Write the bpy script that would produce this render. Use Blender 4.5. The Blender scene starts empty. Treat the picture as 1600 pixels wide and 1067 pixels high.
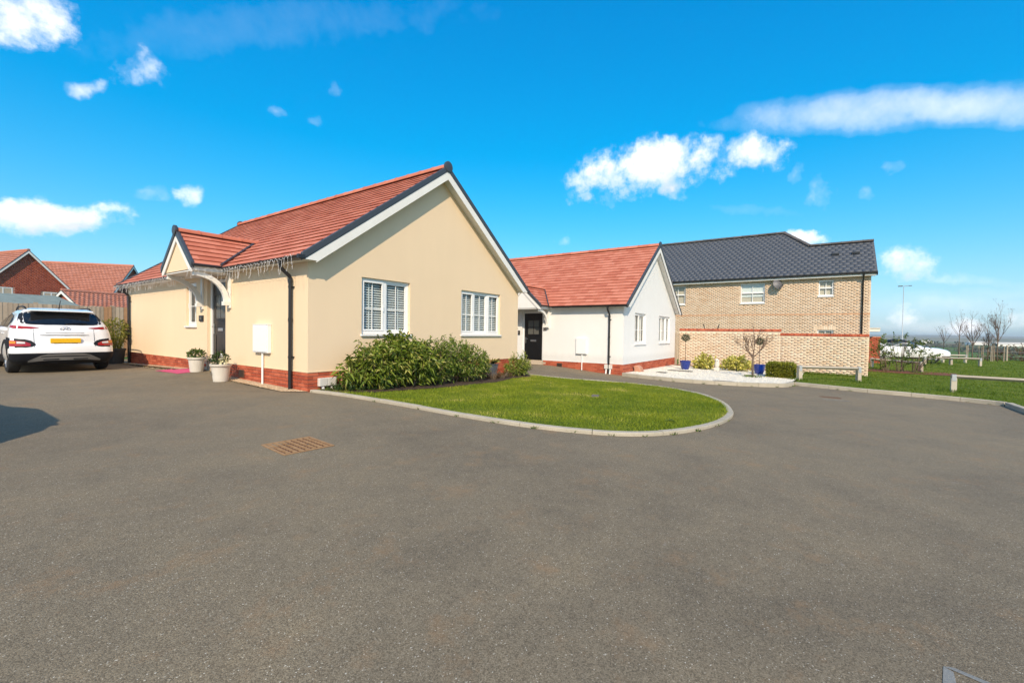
import bpy, bmesh, math, random
import numpy as np
from mathutils import Matrix, Vector

sc = bpy.context.scene
col = sc.collection
rng = random.Random(7)
nr = np.random.default_rng(11)
PI = math.pi

# ------------------------------------------------------------------ camera
FPX = 682.31                      # focal length in photo pixels (photo 1600 wide)
PITCH, ROLL, YAW = -0.0213, -0.0141, 0.6094
CAM = Vector((-4.341, -7.513, 1.12))
fw = Vector((math.cos(YAW)*math.cos(PITCH), math.sin(YAW)*math.cos(PITCH), math.sin(PITCH)))
rt0 = Vector((math.sin(YAW), -math.cos(YAW), 0)); up0 = rt0.cross(fw)
rt = rt0*math.cos(ROLL) - up0*math.sin(ROLL)
up = up0*math.cos(ROLL) + rt0*math.sin(ROLL)
cd = bpy.data.cameras.new('camera'); cam = bpy.data.objects.new('camera', cd); col.objects.link(cam)
cam.matrix_world = Matrix(((rt.x, up.x, -fw.x, CAM.x), (rt.y, up.y, -fw.y, CAM.y), (rt.z, up.z, -fw.z, CAM.z), (0, 0, 0, 1)))
cd.sensor_width = 36; cd.sensor_fit = 'HORIZONTAL'; cd.lens = FPX/1600*36
cd.clip_start = 0.05; cd.clip_end = 12000
sc.camera = cam

# ------------------------------------------------------------------ exposure
sc.view_settings.view_transform = 'Standard'; sc.view_settings.look = 'None'
sc.view_settings.gamma = 1; sc.view_settings.use_curve_mapping = False
sc.view_settings.exposure = 0.62

# ------------------------------------------------------------------ sun
SUN_EL = math.radians(36.5); SUN_HEAD = math.radians(35)      # light travels along this heading (from +X towards +Y)
to_sun = Vector((-math.cos(SUN_HEAD)*math.cos(SUN_EL), -math.sin(SUN_HEAD)*math.cos(SUN_EL), math.sin(SUN_EL)))
sd = bpy.data.lights.new('sun', 'SUN'); sd.energy = 3.35; sd.angle = math.radians(0.55); sd.color = (1.0, 0.83, 0.62)
so = bpy.data.objects.new('sun', sd); col.objects.link(so)
so.rotation_euler = to_sun.to_track_quat('Z', 'Y').to_euler(); so.location = (-20, -20, 30)

# ------------------------------------------------------------------ helpers: node materials
class NT:
    def __init__(s, tree): s.t = tree; s.n = tree.nodes; s.l = tree.links
    def add(s, typ, **kw):
        n = s.n.new(typ)
        for k, v in kw.items():
            if k.startswith('i_'):
                key = k[2:]; key = int(key) if key.isdigit() else key.replace('_', ' ')
                sock = n.inputs[key]
                if hasattr(v, 'is_output') or isinstance(v, bpy.types.NodeSocket): s.l.new(v, sock)
                else: sock.default_value = v
            else: setattr(n, k, v)
        return n
    def math(s, op, a, b=None, c=None, clamp=False):
        n = s.n.new('ShaderNodeMath'); n.operation = op; n.use_clamp = clamp
        for i, v in enumerate((a, b, c)):
            if v is None: continue
            if isinstance(v, bpy.types.NodeSocket): s.l.new(v, n.inputs[i])
            else: n.inputs[i].default_value = v
        return n.outputs[0]
    def vm(s, op, a, b=None):
        n = s.n.new('ShaderNodeVectorMath'); n.operation = op
        for i, v in enumerate((a, b)):
            if v is None: continue
            if isinstance(v, bpy.types.NodeSocket): s.l.new(v, n.inputs[i])
            else: n.inputs[i].default_value = v
        return n.outputs['Value'] if op in ('DOT_PRODUCT', 'LENGTH') else n.outputs[0]
    def mix(s, f, a, b, blend='MIX'):
        n = s.n.new('ShaderNodeMix'); n.data_type = 'RGBA'; n.blend_type = blend
        for sock, v in ((n.inputs[0], f), (n.inputs[6], a), (n.inputs[7], b)):
            if isinstance(v, bpy.types.NodeSocket): s.l.new(v, sock)
            else: sock.default_value = v if not isinstance(v, tuple) or len(v) == 4 else (*v, 1)
        return n.outputs[2]
    def ramp(s, f, stops, interp='LINEAR'):
        n = s.n.new('ShaderNodeValToRGB'); s.l.new(f, n.inputs[0]); e = n.color_ramp; e.interpolation = interp
        while len(e.elements) < len(stops): e.elements.new(0.5)
        for el, (p, c) in zip(e.elements, stops): el.position = p; el.color = (*c, 1) if len(c) == 3 else c
        return n.outputs[0]
    def noise(s, vec, scale, detail=4, rough=0.55, out='Fac', dist=0.0):
        n = s.n.new('ShaderNodeTexNoise'); n.inputs['Scale'].default_value = scale; n.inputs['Detail'].default_value = detail
        n.inputs['Roughness'].default_value = rough; n.inputs['Distortion'].default_value = dist
        if vec is not None: s.l.new(vec, n.inputs['Vector'])
        return n.outputs[out]
    def vor(s, vec, scale, out='Distance', feature='F1'):
        n = s.n.new('ShaderNodeTexVoronoi'); n.feature = feature; n.inputs['Scale'].default_value = scale
        if vec is not None: s.l.new(vec, n.inputs['Vector'])
        return n.outputs[out]
    def bump(s, h, strength=0.3, dist=0.01):
        n = s.n.new('ShaderNodeBump'); n.inputs['Strength'].default_value = strength; n.inputs['Distance'].default_value = dist
        s.l.new(h, n.inputs['Height']); return n.outputs[0]

# ------------------------------------------------------------------ sky with clouds
def pix_dir(x, y): return (fw + rt*((x-800)/FPX) - up*((y-533.5)/FPX)).normalized()
w = bpy.data.worlds.new('World'); sc.world = w; w.use_nodes = True
N = NT(w.node_tree); N.n.clear()
sky = N.add('ShaderNodeTexSky', sky_type='NISHITA'); sky.sun_disc = False
sky.sun_elevation = SUN_EL; sky.sun_rotation = math.atan2(to_sun.x, to_sun.y)
sky.air_density = 1.0; sky.dust_density = 1.0; sky.ozone_density = 1.3; sky.altitude = 50
tint = N.vm('MULTIPLY', sky.outputs[0], (.57, .83, 1.20))
hsv = N.add('ShaderNodeHueSaturation', i_Saturation=1.22, i_Value=1.0, i_Color=tint)
# gentle shoulder so that the bright band near the horizon keeps its blue
shoul = N.vm('MULTIPLY', N.vm('DIVIDE', hsv.outputs[0], N.vm('ADD', N.vm('MULTIPLY', hsv.outputs[0], (.20, .20, .20)), (1, 1, 1))), (1.72, 1.72, 1.72))
D = N.add('ShaderNodeTexCoord').outputs['Generated']
warp = N.vm('MULTIPLY', N.vm('SUBTRACT', N.noise(D, 11.0, 7, .62, 'Color'), (.5, .5, .5)), (.10, .10, .055))
DW = N.vm('ADD', D, warp); DS = N.vm('ADD', D, N.vm('MULTIPLY', warp, (.8, .8, .18)))
n1 = N.noise(D, 9.0, 8, 0.60); n2 = N.noise(D, 34.0, 6, 0.6)
nn = N.math('ADD', N.math('MULTIPLY', N.math('SUBTRACT', n1, 0.5), 3.0), N.math('MULTIPLY', N.math('SUBTRACT', n2, 0.5), 1.8))
# (cx, cy, rx, ry in photo pixels, tilt, density, flat base, roughness)
CLOUDS = [(1035, 264, 185, 58, -10, 1.15, 1, 1.0), (1138, 240, 120, 42, -5, 1.0, 0, 1.0), (1340, 176, 330, 40, -4, .62, 0, .34), (1500, 166, 270, 42, -2, .75, 0, .32),
          (105, 340, 160, 32, -1, 1.2, 1, .9), (20, 25, 120, 54, -25, .95, 0, 1.1), (218, 112, 62, 36, -28, .7, 0, 1.1), (130, 136, 58, 20, -5, .6, 0, 1.0),
          (296, 302, 24, 20, 0, .6, 0, 1.0), (1406, 412, 58, 30, 0, .9, 1, 1.1), (1246, 372, 56, 17, 8, 1.2, 1, .8), (1282, 302, 26, 36, -20, .42, 0, 1.3), (1246, 270, 15, 18, 0, .36, 0, 1.2),
          (1408, 494, 34, 30, 0, .9, 0, .9), (1512, 512, 52, 22, -8, .9, 0, .9), (1595, 505, 40, 26, 0, .8, 0, .9), (1500, 434, 130, 10, 3, .35, 0, .8), (432, 174, 18, 11, 25, .26, 0, 1.2), (520, 139, 18, 9, 0, .28, 0, 1.2), (495, 178, 16, 6, 0, .2, 0, 1.2),
          (455, 40, 380, 40, -4, .10, 0, .9), (1350, 305, 20, 10, 0, .26, 0, 1.2), (1400, 260, 26, 10, 0, .28, 0, 1.2), (882, 380, 13, 8, -20, .28, 0, 1.1), (240, 308, 30, 12, -15, .28, 0, 1.2), (1500, 470, 190, 22, 2, .30, 0, .6), (1430, 512, 120, 16, 0, .45, 0, .6), (1570, 452, 110, 12, -3, .28, 0, .6), (1180, 330, 90, 10, 4, .16, 0, .7)]
dens = None; lit = None
for i, (cx_, cy_, rx_, ry_, tl, den, flat, ro) in enumerate(CLOUDS):
    c = pix_dir(cx_, cy_); ux = (pix_dir(cx_+6, cy_) - pix_dir(cx_-6, cy_)); k = ux.length/12; ux.normalize(); uy = ux.cross(c).normalized(); ux = c.cross(uy)
    if uy.z < 0: uy = -uy
    k2 = (pix_dir(cx_, cy_+6) - pix_dir(cx_, cy_-6)).length/12; a = math.radians(-tl); e1 = ux*math.cos(a)+uy*math.sin(a); e2 = uy*math.cos(a)-ux*math.sin(a)
    e3 = e1.cross(e2)
    mp = N.add('ShaderNodeMapping', vector_type='TEXTURE', i_Vector=DW if ro > .5 else DS); mp.inputs['Location'].default_value = c
    mp.inputs['Rotation'].default_value = Matrix((e1, e2, e3)).transposed().to_euler(); mp.inputs['Scale'].default_value = (rx_*k, ry_*k2, .35)
    r2 = N.vm('DOT_PRODUCT', mp.outputs[0], mp.outputs[0])
    v = N.math('MULTIPLY', N.math('SUBTRACT', N.math('MULTIPLY_ADD', nn, .9*ro, .75), r2), den, clamp=True)
    dens = v if dens is None else N.math('MAXIMUM', dens, v)
    if flat:
        sp = N.add('ShaderNodeSeparateXYZ', i_0=mp.outputs[0]); sh = N.math('MULTIPLY', v, N.math('MULTIPLY_ADD', sp.outputs[1], -.95, .30, clamp=True))
        lit = sh if lit is None else N.math('ADD', lit, sh)
# clouds added outside the view, thicker than those in it, for neutral fill light
nb = N.noise(n_ := N.vm('MULTIPLY', D, (1.0, 1.0, 2.2)), 3.2, 6, .58)
rest = N.math('MULTIPLY', N.math('MULTIPLY', N.math('SUBTRACT', nb, .50), 7.0, clamp=True), N.math('MULTIPLY', N.math('SUBTRACT', .50, N.vm('DOT_PRODUCT', D, tuple(fw))), 6.0, clamp=True))
dens = N.math('MAXIMUM', dens, rest)
shade = N.math('ADD', lit, N.math('MULTIPLY', n2, .35))
ccol = N.ramp(shade, [(.1, (1, 1, 1)), (.35, (.93, .94, .96)), (.8, (.66, .70, .78))])
cbr = N.vm('MULTIPLY', ccol, (6.4, 6.4, 6.5))
mixed = N.mix(N.math('MULTIPLY', N.ramp(dens, [(0, (0, 0, 0)), (.22, (.09,)*3), (.55, (.46,)*3), (.92, (.90,)*3), (1, (.95,)*3)]), 1.0), shoul, cbr)
bg = N.add('ShaderNodeBackground', i_Strength=0.143, i_Color=mixed)
N.l.new(bg.outputs[0], N.add('ShaderNodeOutputWorld').inputs[0])

# ------------------------------------------------------------------ terrain heights
def g(x, y):
    sx = .5*(x+math.sqrt(x*x+1)); t = min(max((1.3-y)/3.4, 0), 1); ww = .4+.6*t*t*(3-2*t)
    z = -.40*math.tanh(sx/9)*ww + .012*min(y+2, 0)*min(max((x+6)/10, 0), 1)*(1 if y > -18 else 0) + (-.192*min(max((x+6)/10, 0), 1) if y <= -18 else 0)
    return z + .13*math.exp(-((y-4.6)/1.6)**2 - (x/1.0)**2)
def gfar(x, y):
    d = math.hypot(x-CAM.x, y-CAM.y); t = min(max((d-48)/130, 0), 1); return g(x, y) - 7.0*t*t*(3-2*t)
def ray(px, py): return fw + rt*((px-800)/FPX) - up*((py-533.5)/FPX)
def on_x(px, py, X): d = ray(px, py); return CAM + d*((X-CAM.x)/d.x)
def on_y(px, py, Y): d = ray(px, py); return CAM + d*((Y-CAM.y)/d.y)
def on_g(px, py, dz=0.0):
    d = ray(px, py); z = 0
    for _ in range(50):
        P = CAM + d*((z-CAM.z)/d.z); z += .5*(g(P.x, P.y)+dz-z)
    return P
# ------------------------------------------------------------------ mesh builder
def tagged(o, label=None, cat=None, group=None, kind=None, category=None):
    cat = cat or category
    if label: o['label'] = label
    if cat: o['category'] = cat
    if group: o['group'] = group
    if kind: o['kind'] = kind
    return o
def empty(name, loc=(0, 0, 0), rz=0.0, **kw):
    o = bpy.data.objects.new(name, None); col.objects.link(o); o.location = loc; o.rotation_euler = (0, 0, rz); o.empty_display_size = .2
    return tagged(o, **kw)
def put(name, me, mat=None, parent=None, **kw):
    o = bpy.data.objects.new(name, me); col.objects.link(o)
    if mat is not None and not me.materials: me.materials.append(mat)
    if parent is not None: o.parent = parent
    return tagged(o, **kw)
class MB:
    def __init__(s): s.v = []; s.f = []
    def add(s, vs, fs):
        b = len(s.v); s.v += [tuple(p) for p in vs]; s.f += [tuple(i+b for i in f) for f in fs]; return s
    def quad(s, a, b, c, d): return s.add((a, b, c, d), [(0, 1, 2, 3)])
    def poly(s, pts): return s.add(pts, [tuple(range(len(pts)))])
    def box(s, p, q):
        x0, x1 = sorted((p[0], q[0])); y0, y1 = sorted((p[1], q[1])); z0, z1 = sorted((p[2], q[2]))
        return s.add([(x0, y0, z0), (x1, y0, z0), (x1, y1, z0), (x0, y1, z0), (x0, y0, z1), (x1, y0, z1), (x1, y1, z1), (x0, y1, z1)],
                     [(0, 3, 2, 1), (4, 5, 6, 7), (0, 1, 5, 4), (1, 2, 6, 5), (2, 3, 7, 6), (3, 0, 4, 7)])
    def hexa(s, b, t):      # two quads -> solid
        return s.add(list(b)+list(t), [(0, 3, 2, 1), (4, 5, 6, 7), (0, 1, 5, 4), (1, 2, 6, 5), (2, 3, 7, 6), (3, 0, 4, 7)])
    def prism(s, pts, off):     # polygon extruded by vector
        n = len(pts); off = Vector(off); a = [Vector(p) for p in pts]; b = [p+off for p in a]
        return s.add(a+b, [tuple(range(n))[::-1], tuple(range(n, 2*n))]+[(i, (i+1) % n, n+(i+1) % n, n+i) for i in range(n)])
    def tube(s, path, r, n=8, cap=True):
        path = [Vector(p) for p in path]; m = len(path); rs_ = r if isinstance(r, (list, tuple)) else [r]*m
        rings = []; prev = None
        for i, p in enumerate(path):
            t = (path[min(i+1, m-1)]-path[max(i-1, 0)]).normalized()
            if prev is None: a = t.orthogonal().normalized()
            else:
                a = prev - t*prev.dot(t); a = a.normalized() if a.length > 1e-6 else t.orthogonal().normalized()
            prev = a; b = t.cross(a)
            rings.append([p+(a*math.cos(2*PI*k/n)+b*math.sin(2*PI*k/n))*rs_[i] for k in range(n)])
        base = len(s.v)
        for rg in rings: s.v += [tuple(q) for q in rg]
        for i in range(m-1):
            for k in range(n): s.f.append((base+i*n+k, base+i*n+(k+1) % n, base+(i+1)*n+(k+1) % n, base+(i+1)*n+k))
        if cap: s.f.append(tuple(base+k for k in range(n))[::-1]); s.f.append(tuple(base+(m-1)*n+k for k in range(n)))
        return s
    def lathe(s, prof, n=20, c=(0, 0, 0), axis='z', cap=True):
        base = len(s.v)
        for (r, h) in prof:
            for k in range(n):
                a = 2*PI*k/n; x, y = r*math.cos(a), r*math.sin(a)
                p = (x, y, h) if axis == 'z' else ((h, x, y) if axis == 'x' else (y, h, x))
                s.v.append((p[0]+c[0], p[1]+c[1], p[2]+c[2]))
        for i in range(len(prof)-1):
            for k in range(n): s.f.append((base+i*n+k, base+i*n+(k+1) % n, base+(i+1)*n+(k+1) % n, base+(i+1)*n+k))
        if cap:
            s.f.append(tuple(base+k for k in range(n))[::-1]); s.f.append(tuple(base+(len(prof)-1)*n+k for k in range(n)))
        return s
    def mesh(s, name, smooth=False, auto=None):
        me = bpy.data.meshes.new(name); me.from_pydata(s.v, [], s.f); me.validate()
        bm = bmesh.new(); bm.from_mesh(me); bmesh.ops.recalc_face_normals(bm, faces=bm.faces); bm.to_mesh(me); bm.free()
        if smooth:
            me.polygons.foreach_set('use_smooth', [True]*len(me.polygons))
            if auto: me.set_sharp_from_angle(angle=math.radians(auto))
        return me
    def build(s, name, mat, parent=None, smooth=False, auto=None, bevel=0, **kw):
        o = put(name, s.mesh(name, smooth, auto), mat, parent, **kw)
        if bevel:
            b = o.modifiers.new('b', 'BEVEL'); b.width = bevel; b.segments = 2; b.limit_method = 'ANGLE'; b.angle_limit = math.radians(40)
        return o
def np_mesh(name, V, Fc, mat, parent=None, smooth=False, **kw):
    V = np.asarray(V, np.float32).reshape(-1, 3); Fc = np.asarray(Fc, np.int32); k = Fc.shape[1]; n = len(Fc)
    me = bpy.data.meshes.new(name); me.vertices.add(len(V)); me.vertices.foreach_set('co', V.ravel())
    me.loops.add(n*k); me.loops.foreach_set('vertex_index', Fc.ravel()); me.polygons.add(n)
    me.polygons.foreach_set('loop_start', np.arange(0, n*k, k, dtype=np.int32)); me.polygons.foreach_set('loop_total', np.full(n, k, np.int32))
    me.update(calc_edges=True)
    if smooth: me.polygons.foreach_set('use_smooth', np.ones(n, bool))
    return put(name, me, mat, parent, **kw)
def unit(a): return a/np.maximum(np.linalg.norm(a, axis=-1, keepdims=True), 1e-9)
def leaf_arrays(P, Dn, L, W, fold=.25, droop=.0):
    """rhombic folded leaves; P base points, Dn directions, L/W arrays"""
    n = len(P); Dn = unit(Dn); rv = nr.normal(size=(n, 3)); S = unit(np.cross(Dn, rv)); Nn = np.cross(S, Dn)
    flip = np.where(Nn[:, 2:3] < 0, -1., 1.); Nn *= flip
    L = np.broadcast_to(L, (n,))[:, None]; W = np.broadcast_to(W, (n,))[:, None]
    mid = P+Dn*L*.45; tip = P+Dn*L-np.array([[0, 0, 1.]])*L*droop
    V = np.stack([P, mid+S*W*.5+Nn*W*fold, tip, mid-S*W*.5+Nn*W*fold], 1).reshape(-1, 3)
    b = np.arange(n)[:, None]*4; return V, np.concatenate([b+np.array([[0, 1, 2]]), b+np.array([[0, 2, 3]])])
def blob_points(n, c, r, shell=.55):
    d = unit(nr.normal(size=(n, 3))); rad = (shell+(1-shell)*nr.random((n, 1)))**.7
    return np.asarray(c)+d*rad*np.asarray(r), d

# ------------------------------------------------------------------ materials
def M(name, base, rough=.6, metal=0.0, spec=.5, coat=0.0, fn=None):
    m = bpy.data.materials.new(name); m.use_nodes = True; n = NT(m.node_tree); b = m.node_tree.nodes['Principled BSDF']
    b.inputs['Base Color'].default_value = (*base, 1); b.inputs['Roughness'].default_value = rough; b.inputs['Metallic'].default_value = metal
    b.inputs['Specular IOR Level'].default_value = spec; b.inputs['Coat Weight'].default_value = coat
    if fn: fn(n, b)
    return m
def setc(n, b, c, bump=None, rough=None):
    n.l.new(c, b.inputs['Base Color'])
    if bump is not None: n.l.new(bump, b.inputs['Normal'])
    if rough is not None: n.l.new(rough, b.inputs['Roughness'])
def pos(n): return n.add('ShaderNodeNewGeometry').outputs['Position']
def scl(v, k): return tuple(min(1, x*k) for x in v)
def render_mat(name, c):
    def fn(n, b):
        p = pos(n); big = n.noise(p, .7, 3); streak = n.noise(n.vm('MULTIPLY', p, (2.2, 2.2, .35)), 1.6, 4)
        f = n.math('ADD', n.math('MULTIPLY', big, .55), n.math('MULTIPLY', streak, .45))
        cc = n.mix(n.ramp(f, [(.35, (0, 0, 0)), (.65, (1, 1, 1))]), scl(c, .975), scl(c, 1.015))
        sp = n.add('ShaderNodeSeparateXYZ', i_0=p); ed = n.math('ADD', n.math('MULTIPLY', n.math('SUBTRACT', sp.outputs[2], .34), -5.5), n.math('MULTIPLY', n.noise(n.vm('MULTIPLY', p, (1, 1, .5)), 7, 5, .7), 1.6))
        cc = n.mix(n.math('MULTIPLY', n.math('SUBTRACT', ed, .55, clamp=True), .30), cc, (*scl(c, .62), 1))
        h = n.math('ADD', n.noise(p, 140, 3, .7), n.math('MULTIPLY', n.vor(p, 210), .5)); setc(n, b, cc, n.bump(h, .6, .005))
    return M(name, c, .92, spec=.15, fn=fn)
def varied(name, c1, c2, rough=.8, scale=6, mode=None, grain=80, gb=.25, dark=None, spec=.3):
    """two-tone procedural; mode 'obj' varies by object, 'isl' by mesh island"""
    def fn(n, b):
        p = pos(n); f = n.noise(p, scale, 4)
        if mode == 'obj': r = n.add('ShaderNodeObjectInfo').outputs['Random']
        elif mode == 'isl': r = n.add('ShaderNodeNewGeometry').outputs['Random Per Island']
        else: r = None
        if r is not None: f = n.math('ADD', n.math('MULTIPLY', f, .45), n.math('MULTIPLY', r, .55))
        stops = [(.25, c1), (.75, c2)] if dark is None else [(.16, dark), (.32, c1), (.78, c2)]
        cc = n.ramp(f, stops); h = n.noise(p, grain, 4, .65)
        cc = n.mix(n.math('MULTIPLY', h, .35), cc, (0, 0, 0, 1), 'MULTIPLY') if gb > .5 else cc
        setc(n, b, cc, n.bump(h, gb, .004))
    return M(name, c1, rough, spec=spec, fn=fn)
def leafmat(name, c1, c2, c3=None, rough=.45, trans=.25):
    def fn(n, b):
        r = n.add('ShaderNodeNewGeometry').outputs['Random Per Island']
        st = [(0, c1), (.7, c2)] + ([(1, c3)] if c3 else [])
        cc = n.ramp(r, st); n.l.new(cc, b.inputs['Base Color'])
        t = n.add('ShaderNodeBsdfTranslucent', i_Color=cc); mx = n.add('ShaderNodeMixShader', i_0=trans)
        n.l.new(b.outputs[0], mx.inputs[1]); n.l.new(t.outputs[0], mx.inputs[2])
        n.l.new(mx.outputs[0], n.n['Material Output'].inputs[0])
    return M(name, c1, rough, spec=.3, fn=fn)
def glassmat(name, tint=(.9, .95, .95), clear=.95):
    m = bpy.data.materials.new(name); m.use_nodes = True; n = NT(m.node_tree); n.n.clear()
    lw = n.add('ShaderNodeLayerWeight', i_Blend=.5); f5 = n.math('POWER', lw.outputs['Facing'], 4.0)
    gl = n.add('ShaderNodeBsdfGlossy', i_Roughness=.02); tr = n.add('ShaderNodeBsdfTransparent', i_Color=(*[t*clear for t in tint], 1))
    mx = n.add('ShaderNodeMixShader', i_0=n.math('MULTIPLY_ADD', f5, .85, .045, clamp=True))
    n.l.new(tr.outputs[0], mx.inputs[1]); n.l.new(gl.outputs[0], mx.inputs[2])
    n.l.new(mx.outputs[0], n.add('ShaderNodeOutputMaterial').inputs[0]); return m
def asphalt_fn(n, b):
    p = pos(n)
    big = n.noise(p, .28, 5, .62); med = n.noise(p, 1.9, 5, .65); fine = n.noise(p, 14, 4, .7)
    st = n.vor(p, 235, 'Color'); sep = n.add('ShaderNodeSeparateColor'); n.l.new(st, sep.inputs[0]); rnd = sep.outputs[0]
    base = n.ramp(rnd, [(0, (.118, .094, .062)), (.5, (.194, .157, .106)), (.88, (.243, .199, .136)), (.983, (.265, .22, .153)), (.997, (.50, .46, .38))])
    t = n.math('ADD', n.math('ADD', n.math('MULTIPLY', big, .5), n.math('MULTIPLY', med, .3)), n.math('MULTIPLY', fine, .2))
    cc = n.mix(1.0, base, n.ramp(t, [(.36, (.72, .73, .76)), (.5, (.97, .97, .97)), (.64, (1.18, 1.14, 1.06))]), 'MULTIPLY')
    rust = n.ramp(n.noise(p, 2.7, 7, .78), [(.54, (0, 0, 0)), (.74, (.62,)*3)]); cc = n.mix(rust, cc, (.27, .165, .085, 1))
    pale = n.ramp(n.noise(n.vm('MULTIPLY', p, (1, 1.7, 1)), 5.5, 4, .6), [(.70, (0, 0, 0)), (.80, (.35,)*3)]); cc = n.mix(pale, cc, (.33, .31, .28, 1))
    h = n.math('ADD', n.math('MULTIPLY', n.vor(p, 235), -1.0), n.math('MULTIPLY', n.noise(p, 60, 3), .6))
    setc(n, b, cc, n.bump(h, .32, .004))
def grass_ground_fn(n, b):
    p = pos(n); f = n.math('ADD', n.math('MULTIPLY', n.noise(p, 1.1, 5, .6), .6), n.math('MULTIPLY', n.noise(p, 26, 4, .7), .4))
    cc = n.ramp(f, [(.30, (.05, .085, .010)), (.52, (.11, .15, .016)), (.70, (.22, .22, .05))]); setc(n, b, cc, n.bump(n.noise(p, 90, 4), .8, .02))
def field_fn(n, b):
    p = pos(n); d = n.vm('LENGTH', p); q = n.vm('MULTIPLY', p, (1, 1, 0))
    patch = n.vor(n.vm('MULTIPLY', q, (1, .55, 1)), .0052, 'Color'); s = n.add('ShaderNodeSeparateColor'); n.l.new(patch, s.inputs[0])
    cc = n.ramp(s.outputs[0], [(0, (.07, .13, .025)), (.35, (.06, .15, .02)), (.5, (.15, .13, .08)), (.75, (.10, .12, .05)), (1, (.2, .17, .11))], 'CONSTANT')
    near = n.ramp(n.math('MULTIPLY', d, 1/330), [(.55, (0, 0, 0)), (.75, (1, 1, 1))])
    gc = n.ramp(n.noise(p, .15, 5), [(.3, (.045, .10, .016)), (.7, (.075, .155, .024))])
    setc(n, b, n.mix(near, gc, cc))
MT = {}
MT['asphalt'] = M('asphalt', (.1, .09, .08), .88, spec=.25, fn=asphalt_fn)
MT['lawn'] = M('lawn_soil', (.06, .1, .02), .95, spec=.05, fn=grass_ground_fn)
MT['field'] = M('field', (.07, .12, .02), .95, spec=.05, fn=field_fn)
def blademat(name, c1, c2, c3, sc_, k=1.25):
    m = leafmat(name, c1, c2, c3, .6, .35); n = NT(m.node_tree); rp = [q for q in n.n if q.type == 'VALTORGB'][0]; r = rp.inputs[0].links[0].from_socket
    f = n.math('ADD', n.math('MULTIPLY', r, .36), n.math('MULTIPLY', n.noise(pos(n), sc_, 6, .68), k)); n.l.new(n.math('SUBTRACT', f, k*.5-.26), rp.inputs[0]); return m
MT['blade'] = blademat('grass_blades', (.13, .20, .010), (.29, .33, .022), (.62, .50, .17), 1.0, 2.6)
MT['blade_far'] = blademat('grass_blades_green', (.055, .12, .008), (.135, .205, .014), (.28, .28, .06), .6)
MT['cream'] = render_mat('cream_render', (.80, .62, .425))
MT['white_render'] = render_mat('white_render', (.76, .755, .74))
MT['upvc'] = M('white_upvc', (.80, .80, .80), .35)
MT['white_paint'] = varied('white_painted_timber', (.74, .72, .68), (.80, .79, .76), .5, 3)
MT['grey_white'] = M('off_white_paint', (.62, .60, .56), .5)
MT['black'] = M('black_plastic', (.016, .016, .018), .35)
MT['verge'] = M('dark_grey_verge', (.045, .053, .065), .45)
MT['tile_obj'] = varied('clay_red_tile', (.47, .150, .092), (.56, .21, .14), .8, 3, 'obj', 60, .35, (.42, .125, .078))
MT['tile_isl'] = varied('clay_red_tiles', (.47, .150, .092), (.56, .21, .14), .8, 3, 'isl', 60, .35, (.42, .125, .078))
MT['deck'] = M('roof_underlay', (.05, .03, .025), .9)
MT['brick_obj'] = varied('red_brick', (.36, .075, .035), (.52, .135, .07), .85, 9, 'obj', 120, .5, (.27, .05, .03))
MT['brick_isl'] = varied('red_bricks', (.36, .075, .035), (.52, .135, .07), .85, 9, 'isl', 120, .5, (.27, .05, .03))
MT['mortar'] = varied('mortar', (.42, .34, .25), (.55, .46, .36), .95, 20)
MT['mortar_pale'] = varied('pale_mortar', (.56, .47, .37), (.66, .57, .46), .95, 20)
MT['buff_isl'] = varied('buff_bricks', (.68, .52, .37), (.77, .64, .49), .85, 7, 'isl', 90, .4, (.64, .46, .31))
MT['buff_house'] = varied('buff_house_bricks', (.68, .51, .36), (.76, .61, .46), .85, 1.2, 'isl', 90, .4, (.64, .45, .30))
MT['slate_isl'] = varied('grey_slates', (.076, .084, .100), (.084, .092, .109), .55, 4, 'isl', 50, .3)
MT['door_black'] = M('black_door_paint', (.008, .008, .009), .28)
MT['chrome'] = M('brushed_steel', (.62, .62, .62), .3, 1.0)
MT['glass'] = glassmat('window_glass')
MT['glass_dark'] = glassmat('door_glass', (.75, .78, .75), .7)
MT['blind'] = M('white_blind', (.78, .78, .76), .5)
MT['curtain'] = varied('pale_curtain', (.55, .52, .48), (.72, .70, .66), .8, 8)
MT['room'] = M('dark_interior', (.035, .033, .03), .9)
def conc_fn(n, b):
    p = pos(n); f = n.noise(p, 3, 5); cc = n.mix(n.ramp(n.noise(p, 170, 3), [(.35, (0,)*3), (.7, (1,)*3)]), (.33, .29, .225, 1), (.55, .50, .41, 1))
    cc = n.mix(n.ramp(f, [(.3, (.4,)*3), (.6, (0,)*3)]), cc, (.26, .24, .18, 1)); setc(n, b, cc, n.bump(n.noise(p, 120, 4), .4, .004))
MT['kerb'] = M('concrete_kerb', (.45, .4, .33), .9, spec=.2, fn=conc_fn)
def gravel(name, a, c):
    def fn(n, b):
        p = pos(n); v = n.vor(p, 62, 'Color'); s = n.add('ShaderNodeSeparateColor'); n.l.new(v, s.inputs[0])
        setc(n, b, n.ramp(s.outputs[0], [(0, a), (1, c)]), n.bump(n.math('MULTIPLY', n.vor(p, 62), -1), .9, .012))
    return M(name, a, .9, spec=.2, fn=fn)
MT['gravel_white'] = gravel('white_gravel', (.60, .55, .46), (.80, .77, .69))
MT['gravel_buff'] = gravel('buff_gravel', (.36, .24, .14), (.66, .53, .37))
MT['pebble_w'] = varied('white_pebbles', (.62, .57, .48), (.82, .79, .72), .85, 3, 'isl')
MT['pebble_b'] = varied('buff_pebbles', (.38, .25, .14), (.68, .56, .40), .85, 3, 'isl')
MT['soil'] = varied('soil', (.045, .03, .02), (.10, .065, .04), .95, 12, None, 60, .9)
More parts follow.
